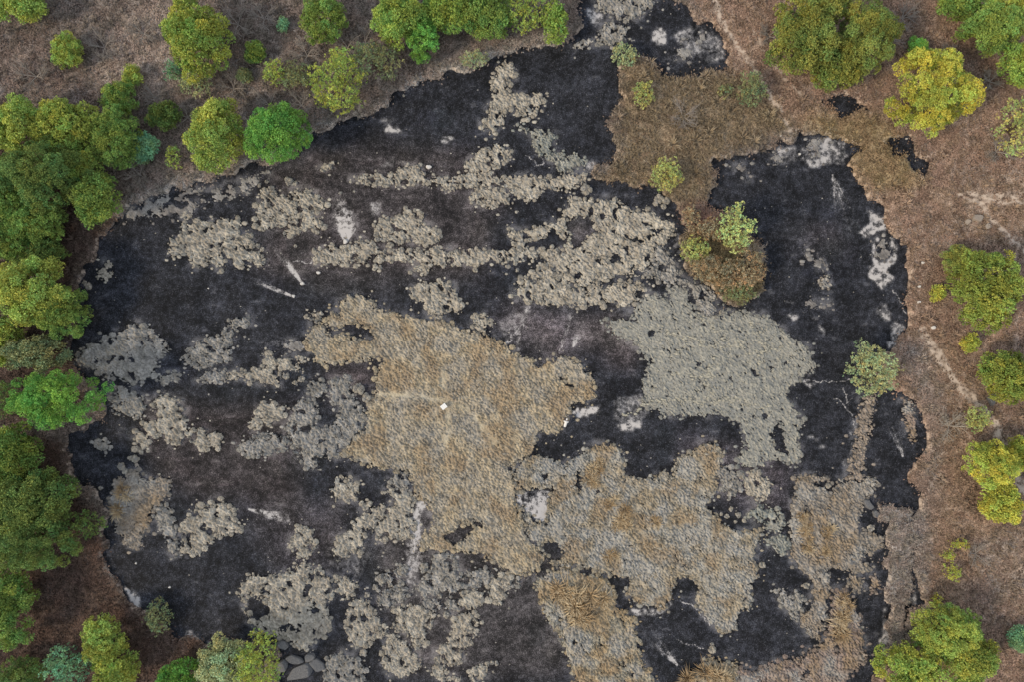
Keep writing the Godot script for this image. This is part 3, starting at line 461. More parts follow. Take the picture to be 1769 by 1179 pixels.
func soil_texture() -> ImageTexture:
	var o := Vector2(-80, -60)
	var z := Image.create_empty(480, 325, false, Image.FORMAT_RGB8)
	z.fill(Color8(118, 108, 101))
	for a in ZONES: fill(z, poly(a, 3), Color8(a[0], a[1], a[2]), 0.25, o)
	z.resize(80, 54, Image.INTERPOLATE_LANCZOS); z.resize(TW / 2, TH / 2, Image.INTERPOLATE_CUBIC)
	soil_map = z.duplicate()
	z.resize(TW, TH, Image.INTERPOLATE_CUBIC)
	var pa := Image.create_empty(TW, TH, false, Image.FORMAT_L8)
	for a in PATHS: stroke(pa, poly(a, 1), a[0] * 1.1 + 2.0, Color8(255, 255, 255), 1.0, o)
	pa.resize(TW / 4, TH / 4, Image.INTERPOLATE_BILINEAR); pa.resize(TW, TH, Image.INTERPOLATE_CUBIC)
	var zd := z.get_data(); var pd := pa.get_data()
	path_mask = pd
	var fine := noise_bytes(TW, TH, 0.4, 2, 21)
	var patch := noise_bytes(TW, TH, 0.018, 5, 22)
	var blot := noise_bytes(TW, TH, 0.07, 4, 23)
	var tint := noise_bytes(TW, TH, 0.01, 3, 24)
	var out := PackedByteArray(); out.resize(TW * TH * 3)
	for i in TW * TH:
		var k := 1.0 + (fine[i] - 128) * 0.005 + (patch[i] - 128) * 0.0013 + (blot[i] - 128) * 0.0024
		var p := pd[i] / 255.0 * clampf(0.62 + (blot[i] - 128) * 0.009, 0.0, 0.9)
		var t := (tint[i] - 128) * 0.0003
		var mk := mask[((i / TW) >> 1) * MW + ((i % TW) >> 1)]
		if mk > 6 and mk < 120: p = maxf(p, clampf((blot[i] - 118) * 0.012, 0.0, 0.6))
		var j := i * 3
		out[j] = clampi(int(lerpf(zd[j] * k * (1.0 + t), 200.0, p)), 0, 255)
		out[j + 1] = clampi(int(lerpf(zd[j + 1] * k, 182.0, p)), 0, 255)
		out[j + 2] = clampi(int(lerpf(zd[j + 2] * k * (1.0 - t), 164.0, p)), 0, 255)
	return ImageTexture.create_from_image(Image.create_from_data(TW, TH, false, Image.FORMAT_RGB8, out))
func bump_texture(freq: float, oct: int, sd: int, strength: float) -> ImageTexture:
	var n := FastNoiseLite.new(); n.seed = sd; n.frequency = freq; n.fractal_octaves = oct
	var img := n.get_seamless_image(512, 512)
	img.convert(Image.FORMAT_RGBA8)
	img.bump_map_to_normal_map(strength)
	return ImageTexture.create_from_image(img)

# a sheet over the grid xs, zs whose height comes from h(x, z)
func sheet(xs: PackedFloat32Array, zs: PackedFloat32Array, h: Callable) -> ArrayMesh:
	var v := PackedVector3Array(); var uv := PackedVector2Array(); var nr := PackedVector3Array()
	var w := xs.size()
	for z in zs:
		for x in xs:
			v.append(Vector3(x, h.call(x, z), z))
			uv.append(Vector2((x / S + CX + 80.0) / TW, (z / S + CY + 60.0) / TH))
	nr.resize(v.size())
	var ix := PackedInt32Array()
	for j in zs.size():
		for i in w:
			var a := j * w + i
			var dx := v[j * w + mini(i + 1, w - 1)] - v[j * w + maxi(i - 1, 0)]
			var dz := v[mini(j + 1, zs.size() - 1) * w + i] - v[maxi(j - 1, 0) * w + i]
			nr[a] = dz.cross(dx).normalized()
			if i < w - 1 and j < zs.size() - 1:
				ix.append_array([a, a + 1, a + w, a + 1, a + w + 1, a + w])
	return surf(v, nr, uv, PackedColorArray(), ix)
func surf(v: PackedVector3Array, nr: PackedVector3Array, uv: PackedVector2Array, c: PackedColorArray, ix: PackedInt32Array) -> ArrayMesh:
	var arr := []; arr.resize(Mesh.ARRAY_MAX)
	arr[Mesh.ARRAY_VERTEX] = v; arr[Mesh.ARRAY_NORMAL] = nr
	if uv.size(): arr[Mesh.ARRAY_TEX_UV] = uv
	if c.size(): arr[Mesh.ARRAY_COLOR] = c
	arr[Mesh.ARRAY_INDEX] = ix
	var m := ArrayMesh.new(); m.add_surface_from_arrays(Mesh.PRIMITIVE_TRIANGLES, arr)
	return m
func steps(a: float, b: float, d: float, far: Array) -> PackedFloat32Array:
	var p := PackedFloat32Array()
	for i in range(far.size() - 1, -1, -1): p.append(a - far[i])
	var n := int((b - a) / d)
	for i in n + 1: p.append(lerpf(a, b, i / float(n)))
	for f in far: p.append(b + f)
	return p

# a closed lumpy dome: rings x segments, radius 1, height hh
func lump(sd: int, rings: int, segs: int, hh: float, rough: float, blades: int) -> ArrayMesh:
	var r := RandomNumberGenerator.new(); r.seed = sd
	var n := FastNoiseLite.new(); n.seed = sd; n.frequency = 0.9
	var n2 := FastNoiseLite.new(); n2.seed = sd; n2.noise_type = FastNoiseLite.TYPE_CELLULAR; n2.frequency = 1.0; n2.fractal_type = FastNoiseLite.FRACTAL_NONE
	var st := SurfaceTool.new(); st.begin(Mesh.PRIMITIVE_TRIANGLES); st.set_smooth_group(0)
	var grid := []
	for i in rings + 1:
		var row := []
		var th := PI * 0.56 * i / rings
		for j in segs:
			var ph := TAU * j / segs
			var d := Vector3(sin(th) * cos(ph), cos(th), sin(th) * sin(ph))
			var k := 1.0 + n.get_noise_3dv(d * 2.2) * rough + n.get_noise_3dv(d * 5.0) * rough * 0.6 + n.get_noise_3dv(d * 11.0) * rough * 0.35 - (n2.get_noise_3dv(d * 2.6) + 0.5) * rough * 0.45
			row.append(Vector3(d.x * k, d.y * k * hh, d.z * k))
		grid.append(row)
	for i in rings:
		for j in segs:
			var a: Vector3 = grid[i][j]; var b: Vector3 = grid[i][(j + 1) % segs]; var c: Vector3 = grid[i + 1][j]; var d: Vector3 = grid[i + 1][(j + 1) % segs]
			st.set_color(Color(1, 1, 1)); st.set_smooth_group(0)
			if i > 0: st.add_vertex(a); st.add_vertex(b); st.add_vertex(d)
			st.add_vertex(a); st.add_vertex(d); st.add_vertex(c)
	for i in blades:
		var ph := r.randf() * TAU; var th := sqrt(r.randf()) * 1.5
		var d := Vector3(sin(th) * cos(ph), cos(th), sin(th) * sin(ph))
		var p := Vector3(d.x, d.y * hh, d.z) * 0.9
		var t := Vector3(-sin(ph), 0, cos(ph)).rotated(d, r.randf() * TAU) * r.randf_range(0.05, 0.1)
		var tip := p + Vector3(d.x, d.y * 0.8 + 0.15, d.z) * r.randf_range(0.25, 0.5) + Vector3(r.randf() - 0.5, 0, r.randf() - 0.5) * 0.2
		var g := r.randf_range(0.8, 1.25)
		st.set_smooth_group(-1); st.set_color(Color(g, g, g * 0.97))
		st.add_vertex(p - t); st.add_vertex(tip); st.add_vertex(p + t)
	st.generate_normals()
	return st.commit()
func clump(sd: int, blades: int, length: float, spread: float, width: float) -> ArrayMesh:   # grass: bent blades from one foot
	var r := RandomNumberGenerator.new(); r.seed = sd
	var st := SurfaceTool.new(); st.begin(Mesh.PRIMITIVE_TRIANGLES); st.set_smooth_group(-1)
	for i in blades:
		var ph := r.randf() * TAU; var l := length * r.randf_range(0.5, 1.1)
		var out := Vector3(cos(ph), 0, sin(ph))
		var foot := out * r.randf() * length * 0.25
		var lean := r.randf_range(0.15, 1.0) * spread
		var k := foot + out * l * lean * 0.45 + Vector3(0, l * 0.6 * (1.0 - lean * 0.4), 0)
		var tip := foot + out * l * lean + Vector3(0, l * (0.9 - lean * 0.75), 0)
		var t := Vector3(-sin(ph), 0.15, cos(ph)) * width * 0.5
		var g := r.randf_range(0.7, 1.3)
		st.set_color(Color(g, g, g))
		st.add_vertex(foot - t); st.add_vertex(k - t); st.add_vertex(foot + t)
		st.add_vertex(foot + t); st.add_vertex(k - t); st.add_vertex(k + t)
		st.add_vertex(k - t); st.add_vertex(tip); st.add_vertex(k + t)
	st.generate_normals()
	return st.commit()
func spray(sd: int, leaves: int, size: float) -> ArrayMesh:     # a handful of leaves on a twig end, radius about 1
	var r := RandomNumberGenerator.new(); r.seed = sd
	var st := SurfaceTool.new(); st.begin(Mesh.PRIMITIVE_TRIANGLES); st.set_smooth_group(-1)
	for i in leaves:
		var d := Vector3(r.randfn(), r.randfn() * 0.7 + 0.35, r.randfn()).normalized()
		var p := d * r.randf_range(0.15, 0.85)
		var side := d.cross(Vector3(r.randfn(), r.randfn(), r.randfn())).normalized()
		var l := size * r.randf_range(0.7, 1.3); var w := l * 0.3
		var q := p + d * l * 0.5; var e := p + d * l + Vector3(0, -l * 0.2, 0)
		var g := r.randf_range(0.78, 1.22)
		st.set_color(Color(g * r.randf_range(0.92, 1.12), g, g * 0.95))
		st.add_vertex(p); st.add_vertex(q + side * w); st.add_vertex(e)
		st.add_vertex(p); st.add_vertex(e); st.add_vertex(q - side * w)
	st.generate_normals()
	return st.commit()
func tube(st: SurfaceTool, pts: Array, r0: float, r1: float, sides := 6) -> void:
	var prev := []
	for i in pts.size():
		var p: Vector3 = pts[i]
		var d: Vector3 = (pts[mini(i + 1, pts.size() - 1)] - pts[maxi(i - 1, 0)]).normalized()
		var u := d.cross(Vector3(0.31, 0.2, 0.93)).normalized(); var w := d.cross(u)
		var rr := lerpf(r0, r1, i / float(pts.size() - 1))
		var ring := []
		for k in sides: ring.append(p + (u * cos(TAU * k / sides) + w * sin(TAU * k / sides)) * rr)
		if i:
			for k in sides:
				var a: Vector3 = prev[k]; var b: Vector3 = prev[(k + 1) % sides]; var c: Vector3 = ring[k]; var e: Vector3 = ring[(k + 1) % sides]
				st.add_vertex(a); st.add_vertex(b); st.add_vertex(e); st.add_vertex(a); st.add_vertex(e); st.add_vertex(c)
		prev = ring

const LEAF := {"yg": [165, 180, 91], "y": [150, 158, 86], "yel": [180, 184, 86], "g": [129, 153, 79], "dk": [113, 134, 74], "dkol": [131, 141, 75], "vivid": [122, 169, 81], "vyg": [150, 176, 89], "bg": [128, 171, 130], "sage": [173, 180, 133], "sagel": [190, 202, 134], "ysage": [180, 184, 112], "dull": [139, 147, 105], "ygol": [148, 160, 80], "brn": [172, 152, 122]}
func make_tree(t: Array, idx: int) -> void:
	var r := RandomNumberGenerator.new(); r.seed = 1000 + idx
	var size: float = (t[2] + t[3]) * 0.5 * S
	var shrub := size < 3.4
	var tall := clampf(size * r.randf_range(0.75, 0.95), 0.7, 6.8) if not shrub else size * 0.75
	var ry := minf(size * 0.42, tall * 0.46)
	var hc := tall - ry
	var c := at(t[0], t[1], hc)
	var gy := ground_h(c.x, c.z)
	var kk := (CAM_H - hc) / CAM_H
	var rx: float = t[2] * S * 0.5 * kk; var rz: float = t[3] * S * 0.5 * kk
	var o := base("shrub" if shrub else "leafy_tree", Vector3(c.x, gy - 0.03, c.z))
	tag(o, t[6], "shrub" if shrub else "tree", "shrubs around the rock" if shrub else "trees around the rock")
	# trunk with limbs
	var st := SurfaceTool.new(); st.begin(Mesh.PRIMITIVE_TRIANGLES)
	var tr := 0.03 + size * 0.022
	var lean := Vector3(r.randf_range(-0.3, 0.3), 0, r.randf_range(-0.3, 0.3)) * size * 0.15
	var fork := lean + Vector3(0, maxf(hc - ry * 0.6, tall * 0.2), 0)
	st.set_smooth_group(0)
	tube(st, [Vector3(0, -0.15, 0), fork * 0.45 + lean * 0.15, fork], tr, tr * 0.75, 8)
	# clumps of leaves
	var clumps := []
	var cr := clampf(0.21 * minf(rx, rz), 0.24, 0.68)
	var want := int(clampf(2.2 * rx * rz / (cr * cr), 7, 64))
	for i in want * 10:
		if clumps.size() >= want: break
		var ph := r.randf() * TAU; var u := sqrt(r.randf())
		var yy := r.randf_range(-0.35, 1.0) if u > 0.6 else r.randf_range(0.15, 1.0)
		var e := sqrt(maxf(0.0, 1.0 - yy * yy * 0.85)) * (0.95 + 0.4 * wob.get_noise_2d(cos(ph) * 22.0 + idx * 40.0, sin(ph) * 22.0))
		var p := Vector3(cos(ph) * (rx - cr * 0.7) * minf(u * 1.25, 1.0) * e, hc + yy * (ry - cr * 0.5), sin(ph) * (rz - cr * 0.7) * minf(u * 1.25, 1.0) * e)
		var ok := true
		for q in clumps:
			if p.distance_to(q[0]) < cr * 1.2: ok = false; break
		if ok: clumps.append([p, cr * r.randf_range(0.75, 1.3), r.randf_range(0.72, 1.38), r.randf_range(-0.11, 0.11)])
	for i in clumps.size():
		if i % (2 if clumps.size() < 16 else 5) == 0:
			var q: Vector3 = clumps[i][0]
			tube(st, [fork * 0.9, fork.lerp(q, 0.5) + Vector3(0, r.randf_range(-0.1, 0.15) * size, 0) * 0.3, q], tr * 0.5, tr * 0.15, 5)
	st.generate_normals()
	part("trunk", st.commit(), mats.bark, o)
	var open: bool = t[5] == 1
	var a: Array = LEAF[t[4]]
	var ts := []; var cs := PackedColorArray()
	var sr := 0.175 if not shrub else 0.14
	for q in clumps:
		var n := int(4.0 * q[1] * q[1] / (sr * sr) * (0.36 if open else 0.72))
		var tone: float = q[2]
		for i in n:
			var d := Vector3(r.randfn(), r.randfn() + 0.35, r.randfn()).normalized()
			var rad: float = q[1] * (r.randf_range(0.35, 1.25) if open else r.randf_range(0.78, 1.0 + 0.3 * r.randf() * r.randf()))
			var p: Vector3 = q[0] + d * rad * Vector3(1, 0.85, 1)
			if p.y < 0.15: continue
			var b := Basis(Quaternion(Vector3.UP, (d + Vector3(0, 0.25, 0)).normalized())) * Basis(Vector3.UP, r.randf() * TAU)
			ts.append(Transform3D(b.scaled(Vector3.ONE * sr * r.randf_range(0.65, 1.55)), p))
			var k := tone * r.randf_range(0.85, 1.15)
			var w: float = q[3] + r.randf_range(-0.1, 0.1)
			var cc := lin(a[0], a[1], a[2])
			cs.append(Color(cc.r * k * (1.0 + w * 1.6), cc.g * k, cc.b * k * (1.0 - w)))
	var crown := copies("crown", mats.spray_open if open else mats.sprays[idx % 3], mats.leaf, ts, cs, o)
	crown.set_meta("kind", "stuff")

func inside(p: Vector2, out: PackedVector2Array, holes: Array) -> bool:
	if not Geometry2D.is_point_in_polygon(p, out): return false
	for h in holes:
		if Geometry2D.is_point_in_polygon(p, h): return false
	return true
const MATC := {"pale": [[175, 168, 155], [163, 155, 142]], "tan": [[170, 157, 134], [157, 148, 133]], "grey": [[157, 153, 147], [145, 141, 134]], "greylow": [[146, 142, 137], [128, 123, 119]], "green": [[146, 147, 139], [156, 154, 145]], "web": [[139, 138, 132], [146, 143, 136]], "mix": [[157, 153, 144], [157, 146, 127]], "straw": [[158, 151, 135], [162, 145, 118]], "brown": [[148, 138, 126], [141, 134, 125]], "red": [[142, 127, 118], [144, 132, 122]], "trail": [[156, 144, 131], [146, 135, 124]]}
func make_mat(a: Array, idx: int) -> void:
	var r := RandomNumberGenerator.new(); r.seed = 3000 + idx
	var out := poly(a[4])
	var holes := []
	for h in a[5]: holes.append(poly(h))
	var box := Rect2(out[0], Vector2.ZERO)
	for p in out: box = box.expand(p)
	var mp := box.get_center()
	var c := at(mp.x, mp.y)
	var o := base("moss_mat", Vector3(c.x, rock_h(c.x, c.z), c.z))
	tag(o, a[3], "moss mat", "moss mats on the rock")
	var lowm: bool = a[0] == "greylow"
	# the moss itself: a bumpy sheet that rounds off to the rock at its rim
	var ca: Array = MATC[a[0]][0]; var cb: Array = MATC[a[0]][1]
	var A := lin(ca[0], ca[1], ca[2]); var B := lin(cb[0], cb[1], cb[2])
	var web: bool = a[0] == "web"
	var g := 1.45
	var org := box.position - Vector2(8, 8)
	var nx := int((box.size.x + 16.0) / g) + 1; var ny := int((box.size.y + 16.0) / g) + 1
	var img := Image.create_empty(nx, ny, false, Image.FORMAT_L8)
	fill(img, out, Color.WHITE, 1.0 / g, org)
	for h in holes: fill(img, h, Color.BLACK, 1.0 / g, org)
	img.resize(nx / 2, ny / 2, Image.INTERPOLATE_BILINEAR); img.resize(nx, ny, Image.INTERPOLATE_CUBIC)
	var md := img.get_data()
	var worms := FastNoiseLite.new(); worms.seed = 60 + idx; worms.noise_type = FastNoiseLite.TYPE_CELLULAR
	worms.cellular_return_type = FastNoiseLite.RETURN_DISTANCE2_SUB; worms.frequency = 1.0 / (a[1] * (0.9 if a[0] in ["tan", "mix", "web", "straw", "brown", "red", "trail"] else 1.1)); worms.cellular_jitter = 1.0; worms.fractal_type = FastNoiseLite.FRACTAL_NONE
	worms.domain_warp_enabled = true; worms.domain_warp_amplitude = 7.0; worms.domain_warp_frequency = 0.05; worms.domain_warp_fractal_type = FastNoiseLite.DOMAIN_WARP_FRACTAL_NONE
	var ridge := FastNoiseLite.new(); ridge.seed = 70 + idx; ridge.frequency = 0.065; ridge.fractal_octaves = 2; ridge.domain_warp_enabled = true; ridge.domain_warp_amplitude = 14.0; ridge.domain_warp_frequency = 0.03
	var fur := FastNoiseLite.new(); fur.seed = 80 + idx; fur.frequency = 0.3; fur.fractal_octaves = 2
	var v := PackedVector3Array(); var vc := PackedColorArray(); var ix := PackedInt32Array()
	var id := PackedInt32Array(); id.resize(nx * ny); id.fill(-1)
	var pale := lin(176, 171, 156)
	var trails := []
	if idx == 0:
		trails = [poly(PATHS[6], 1), PackedVector2Array([Vector2(765, 640), Vector2(768, 690)]), PackedVector2Array([Vector2(770, 705), Vector2(776, 745), Vector2(765, 780)])]
	for j in ny:
		for i in nx:
			var p := org + Vector2(i, j) * g
			var q := wobble(p, 9.0) + Vector2(wob.get_noise_2d(p.x * 3.0, p.y * 3.0 + 90.0), wob.get_noise_2d(p.x * 3.0 - 90.0, p.y * 3.0)) * 5.0
			var si := clampi(int((q.x - org.x) / g), 0, nx - 1); var sj := clampi(int((q.y - org.y) / g), 0, ny - 1)
			var e := md[sj * nx + si] / 255.0
			if e < 0.02: continue
			var w := at(p.x, p.y)
			var lumpy := sqrt(clampf((worms.get_noise_2d(p.x, p.y) + 0.97) * 1.7, 0.0, 1.0))
			var tone := wob.get_noise_2d(p.x * 0.35, p.y * 0.35) * 1.6
			var col := A.lerp(B, clampf(0.5 + tone, 0.0, 1.0)) * (1.0 + 0.5 * wob.get_noise_2d(p.x * 0.9 - 500.0, p.y * 0.9))
			var fuzz := fur.get_noise_2d(p.x, p.y)
			var big := sqrt(clampf((worms.get_noise_2d(p.x * 0.55 + 40.0, p.y * 0.55) + 0.97) * 1.7, 0.0, 1.0))
			lumpy = lerpf(lumpy, big * 0.7 + lumpy * 0.4, smoothstep(-0.15, 0.3, wob.get_noise_2d(p.x * 0.5 + 10.0, p.y * 0.5 + 910.0)))
			lumpy = clampf(lumpy * (0.72 + 0.5 * fur.get_noise_2d(p.x * 0.3 + 50.0, p.y * 0.3)) + 0.3 * fuzz, 0.0, 1.2)
			var hgt := 0.02 + 0.4 * lumpy
			var bare := wob.get_noise_2d(p.x * 0.65 + 300.0, p.y * 0.65)
			if lowm:
				hgt = (0.02 + 0.1 * lumpy) if bare > -0.08 else -0.2
			elif web:
				var rg := 1.1 - absf(ridge.get_noise_2d(p.x, p.y)) * 6.0
				var k := clampf(rg, 0.0, 1.0)
				var rim := clampf((bare + 0.12) * 5.0, 0.0, 1.0)
				k = maxf(k, rim * lumpy * 0.7) * (0.5 + 0.5 * lumpy)
				hgt = 0.05 + 0.22 * k
				col = A.lerp(pale, k)
				if bare < -0.5 + 0.15 * fuzz: hgt = lerpf(hgt, -0.2, clampf((-0.5 + 0.15 * fuzz - bare) * 12.0, 0.0, 1.0))
			elif bare < -0.34 + 0.12 * fuzz and a[0] in ["pale", "grey", "green"]:
				hgt = lerpf(hgt, -0.3, clampf((-0.34 + 0.12 * fuzz - bare) * 12.0, 0.0, 1.0))
			for tl in trails:
				for ti in tl.size() - 1:
					var dd: float = p.distance_to(Geometry2D.get_closest_point_to_segment(p, tl[ti], tl[ti + 1])) + fuzz * 4.0 + bare * 6.0
					if dd < 9.0:
						var near := smoothstep(7.0, 1.0, dd) * (1.0 if tl.size() > 2 and ti < 9 else 0.6)
						hgt = lerpf(hgt, 0.13, near); col = col.lerp(lin(192, 180, 154), near * 0.6)
			if a[0] in ["mix", "straw", "brown", "tan", "red"]:
				var rust := wob.get_noise_2d(p.x * 0.22 + 1500.0, p.y * 0.22 - 800.0) + fuzz * 0.25
				if rust > 0.1: col = col.lerp(lin(154, 134, 108), clampf((rust - 0.1) * 3.0, 0.0, 0.25 if web else 0.6))
				elif rust < -0.12: col = col.lerp(lin(166, 163, 157), clampf((-0.12 - rust) * 3.0, 0.0, 0.3 if idx == 0 else 0.7))
			if a[0] != "tan" or e < 0.98:
				var vein := absf(ridge.get_noise_2d(p.x * (0.8 if web else 0.42) + 77.0, p.y * (0.8 if web else 0.42)))
				if vein < 0.05 and bare < 0.16: hgt = lerpf(-0.05, hgt, smoothstep(0.008, 0.05, vein))
			w.y = rock_h(w.x, w.z) + smoothstep(0.05, 0.55, e) * (hgt + 0.08) - 0.08
			id[j * nx + i] = v.size(); v.append(w - o.position)
			vc.append(col * r.randf_range(0.72, 1.2))
	for j in ny - 1:
		for i in nx - 1:
			var k0 := id[j * nx + i]; var k1 := id[j * nx + i + 1]; var k2 := id[(j + 1) * nx + i]; var k3 := id[(j + 1) * nx + i + 1]
			if k0 >= 0 and k1 >= 0 and k2 >= 0 and k3 >= 0: ix.append_array([k0, k1, k3, k0, k3, k2])
	if ix.size():
		var nr := PackedVector3Array(); nr.resize(v.size())
		for k in range(0, ix.size(), 3):
			var f := (v[ix[k + 2]] - v[ix[k]]).cross(v[ix[k + 1]] - v[ix[k]])
			nr[ix[k]] += f; nr[ix[k + 1]] += f; nr[ix[k + 2]] += f
		for k in nr.size(): nr[k] = nr[k].normalized() if nr[k].length() > 0.0 else Vector3.UP
		part("moss", surf(v, nr, PackedVector2Array(), vc, ix), mats.tuft, o)
	var tint := func(p: Vector2) -> Color:
		var m := clampf(0.5 + wob.get_noise_2d(p.x * 0.35, p.y * 0.35) * 1.6, 0.0, 1.0)
		return A.lerp(B, m) * r.randf_range(0.85, 1.3)
	# big rounded cushions along the rim, each a part
	var step: float = a[2] * 0.95
	if not lowm:
		var rims := [out]; rims.append_array(holes)
		var made := 0
		for ring in rims:
			var carry := 0.0
			for i in ring.size():
				var p0: Vector2 = ring[i]; var p1: Vector2 = ring[(i + 1) % ring.size()]
				var l := p0.distance_to(p1); var s := carry
				while s < l:
					var p := p0.lerp(p1, s / l) + Vector2(r.randfn(), r.randfn()) * 2.6
					s += step * r.randf_range(0.75, 1.9)
					if p.x < -10 or p.x > 1780 or p.y < -10 or p.y > 1190: continue
					if r.randf() < 0.25 or made > 150: continue
					made += 1
					var w := at(p.x, p.y); w.y = rock_h(w.x, w.z) - 0.02
					var m: float = a[2] * 0.5 * S * r.randf_range(0.45, 1.05)
					var cu := part("cushion", mats.cushions[r.randi() % 4], mats.cushion[a[0]][r.randi() % 3], o)
					cu.transform = Transform3D(Basis(Vector3.UP, r.randf() * TAU).scaled(Vector3(m * r.randf_range(0.85, 1.3), m * r.randf_range(0.75, 1.0), m)), w - o.position)
				carry = s - l
	# small tufts standing up out of the moss
	var ts := []; var cs := PackedColorArray()
	var d: float = a[1] * 1.0
	for j in int(box.size.y / d) + 1:
		for i in int(box.size.x / d) + 1:
			var p := box.position + Vector2(i + 0.5 * (j % 2), j) * d + Vector2(r.randf_range(-1, 1), r.randf_range(-1, 1)) * d * 0.6
			if not inside(p, out, holes): continue
			if r.randf() < 0.6: continue
			var n := wob.get_noise_2d(p.x * 0.65 + 300.0, p.y * 0.65)
			if n < (0.02 if web else -0.05 if lowm else -0.2): continue
			var w := at(p.x, p.y); w.y = rock_h(w.x, w.z) + (0.0 if lowm else 0.06)
			var m := d * 0.5 * S * r.randf_range(0.5, 1.15)
			ts.append(Transform3D(Basis(Vector3.UP, r.randf() * TAU).scaled(Vector3(m * r.randf_range(0.8, 1.7), m * r.randf_range(0.8, 1.5) * (0.4 if lowm else 1.0), m * r.randf_range(0.7, 1.0))), w - o.position))
			cs.append(tint.call(p))
	if ts.size():
		copies("tufts", mats.tufts[idx % 4], mats.tuft, ts, cs, o).set_meta("kind", "stuff")

func make_bare(b: Array, idx: int) -> void:
	var r := RandomNumberGenerator.new(); r.seed = 5000 + idx
	var c := at(b[0], b[1], 0.8); var gy := ground_h(c.x, c.z)
	var o := base("bare_shrub", Vector3(c.x, gy, c.z))
	tag(o, b[3], "shrub", "leafless shrubs")
	var rad: float = b[2] * S * 0.5
	var white: bool = b[3].begins_with("white") or b[3].begins_with("pale")
	for s in 5:
		var st := SurfaceTool.new(); st.begin(Mesh.PRIMITIVE_TRIANGLES); st.set_smooth_group(0)
		var ph := TAU * s / 5.0 + r.randf()
		var main := Vector3(cos(ph), 0.55, sin(ph)) * rad * 0.55
		tube(st, [Vector3.ZERO, main * 0.5 + Vector3(0, 0.1, 0), main], 0.05, 0.03, 5)
		for k in 16:
			var p := main * r.randf_range(0.35, 1.0)
			var q := p + Vector3(cos(ph + r.randfn() * 0.7), r.randf_range(0.2, 0.9), sin(ph + r.randfn() * 0.7)) * rad * r.randf_range(0.3, 0.55)
			tube(st, [p, p.lerp(q, 0.5) + Vector3(r.randfn(), r.randfn(), r.randfn()) * 0.06, q], 0.025, 0.012, 3)
			for t in 2:
				var e := q.lerp(p, r.randf() * 0.6)
				tube(st, [e, e + Vector3(r.randfn(), r.randf(), r.randfn()) * rad * 0.16], 0.014, 0.007, 3)
		st.generate_normals()
		part("branch", st.commit(), mats.deadwood if white else mats.twig, o)

func boulder_mesh(sd: int, flat: bool) -> ArrayMesh:     # angular block cut by random planes
	var r := RandomNumberGenerator.new(); r.seed = sd
	var cuts := []
	var turn := r.randf() * TAU
	for i in 6:
		var ph := turn + TAU * i / 6.0 + r.randf_range(-0.45, 0.45)
		cuts.append([Vector3(cos(ph), r.randf_range(-0.1, 0.25), sin(ph)).normalized(), r.randf_range(0.5, 0.8)])
	cuts.append([Vector3(r.randf_range(-0.25, 0.25), 1, r.randf_range(-0.25, 0.25)).normalized(), 0.55 if flat else 0.75])
	var st := SurfaceTool.new(); st.begin(Mesh.PRIMITIVE_TRIANGLES); st.set_smooth_group(-1)
	var g := []
	for i in 13:
		var row := []
		for j in 20:
			var th := PI * i / 12.0; var ph := TAU * j / 20.0
			var d := Vector3(sin(th) * cos(ph), cos(th), sin(th) * sin(ph))
			var m := 1.0
			for c in cuts:
				var k: float = d.dot(c[0])
				if k > 0.01: m = minf(m, c[1] / k)
			row.append(d * m * (1.0 + 0.03 * mid.get_noise_3dv(d * 40.0)))
		g.append(row)
	for i in 12:
		for j in 20:
			var a: Vector3 = g[i][j]; var b: Vector3 = g[i][(j + 1) % 20]; var c: Vector3 = g[i + 1][j]; var d: Vector3 = g[i + 1][(j + 1) % 20]
			if i > 0: st.add_vertex(a); st.add_vertex(b); st.add_vertex(d)
			if i < 11: st.add_vertex(a); st.add_vertex(d); st.add_vertex(c)
	st.generate_normals()
	return st.commit()

func noise_material(c0: Color, c1: Color, freq: float, scale: float, sd: int) -> StandardMaterial3D:
	var n := FastNoiseLite.new(); n.seed = sd; n.frequency = freq; n.fractal_octaves = 4
	var img := n.get_seamless_image(256, 256)
	img.convert(Image.FORMAT_RGB8)
	var d := img.get_data()
	for i in 256 * 256:
		var c := c0.lerp(c1, d[i * 3] / 255.0)
		d[i * 3] = c.r8; d[i * 3 + 1] = c.g8; d[i * 3 + 2] = c.b8
	var m := StandardMaterial3D.new()
	m.albedo_texture = ImageTexture.create_from_image(Image.create_from_data(256, 256, false, Image.FORMAT_RGB8, d))
	m.uv1_triplanar = true; m.uv1_world_triplanar = true; m.uv1_scale = Vector3.ONE * scale
	m.roughness = 0.95; m.metallic_specular = 0.2
	return m

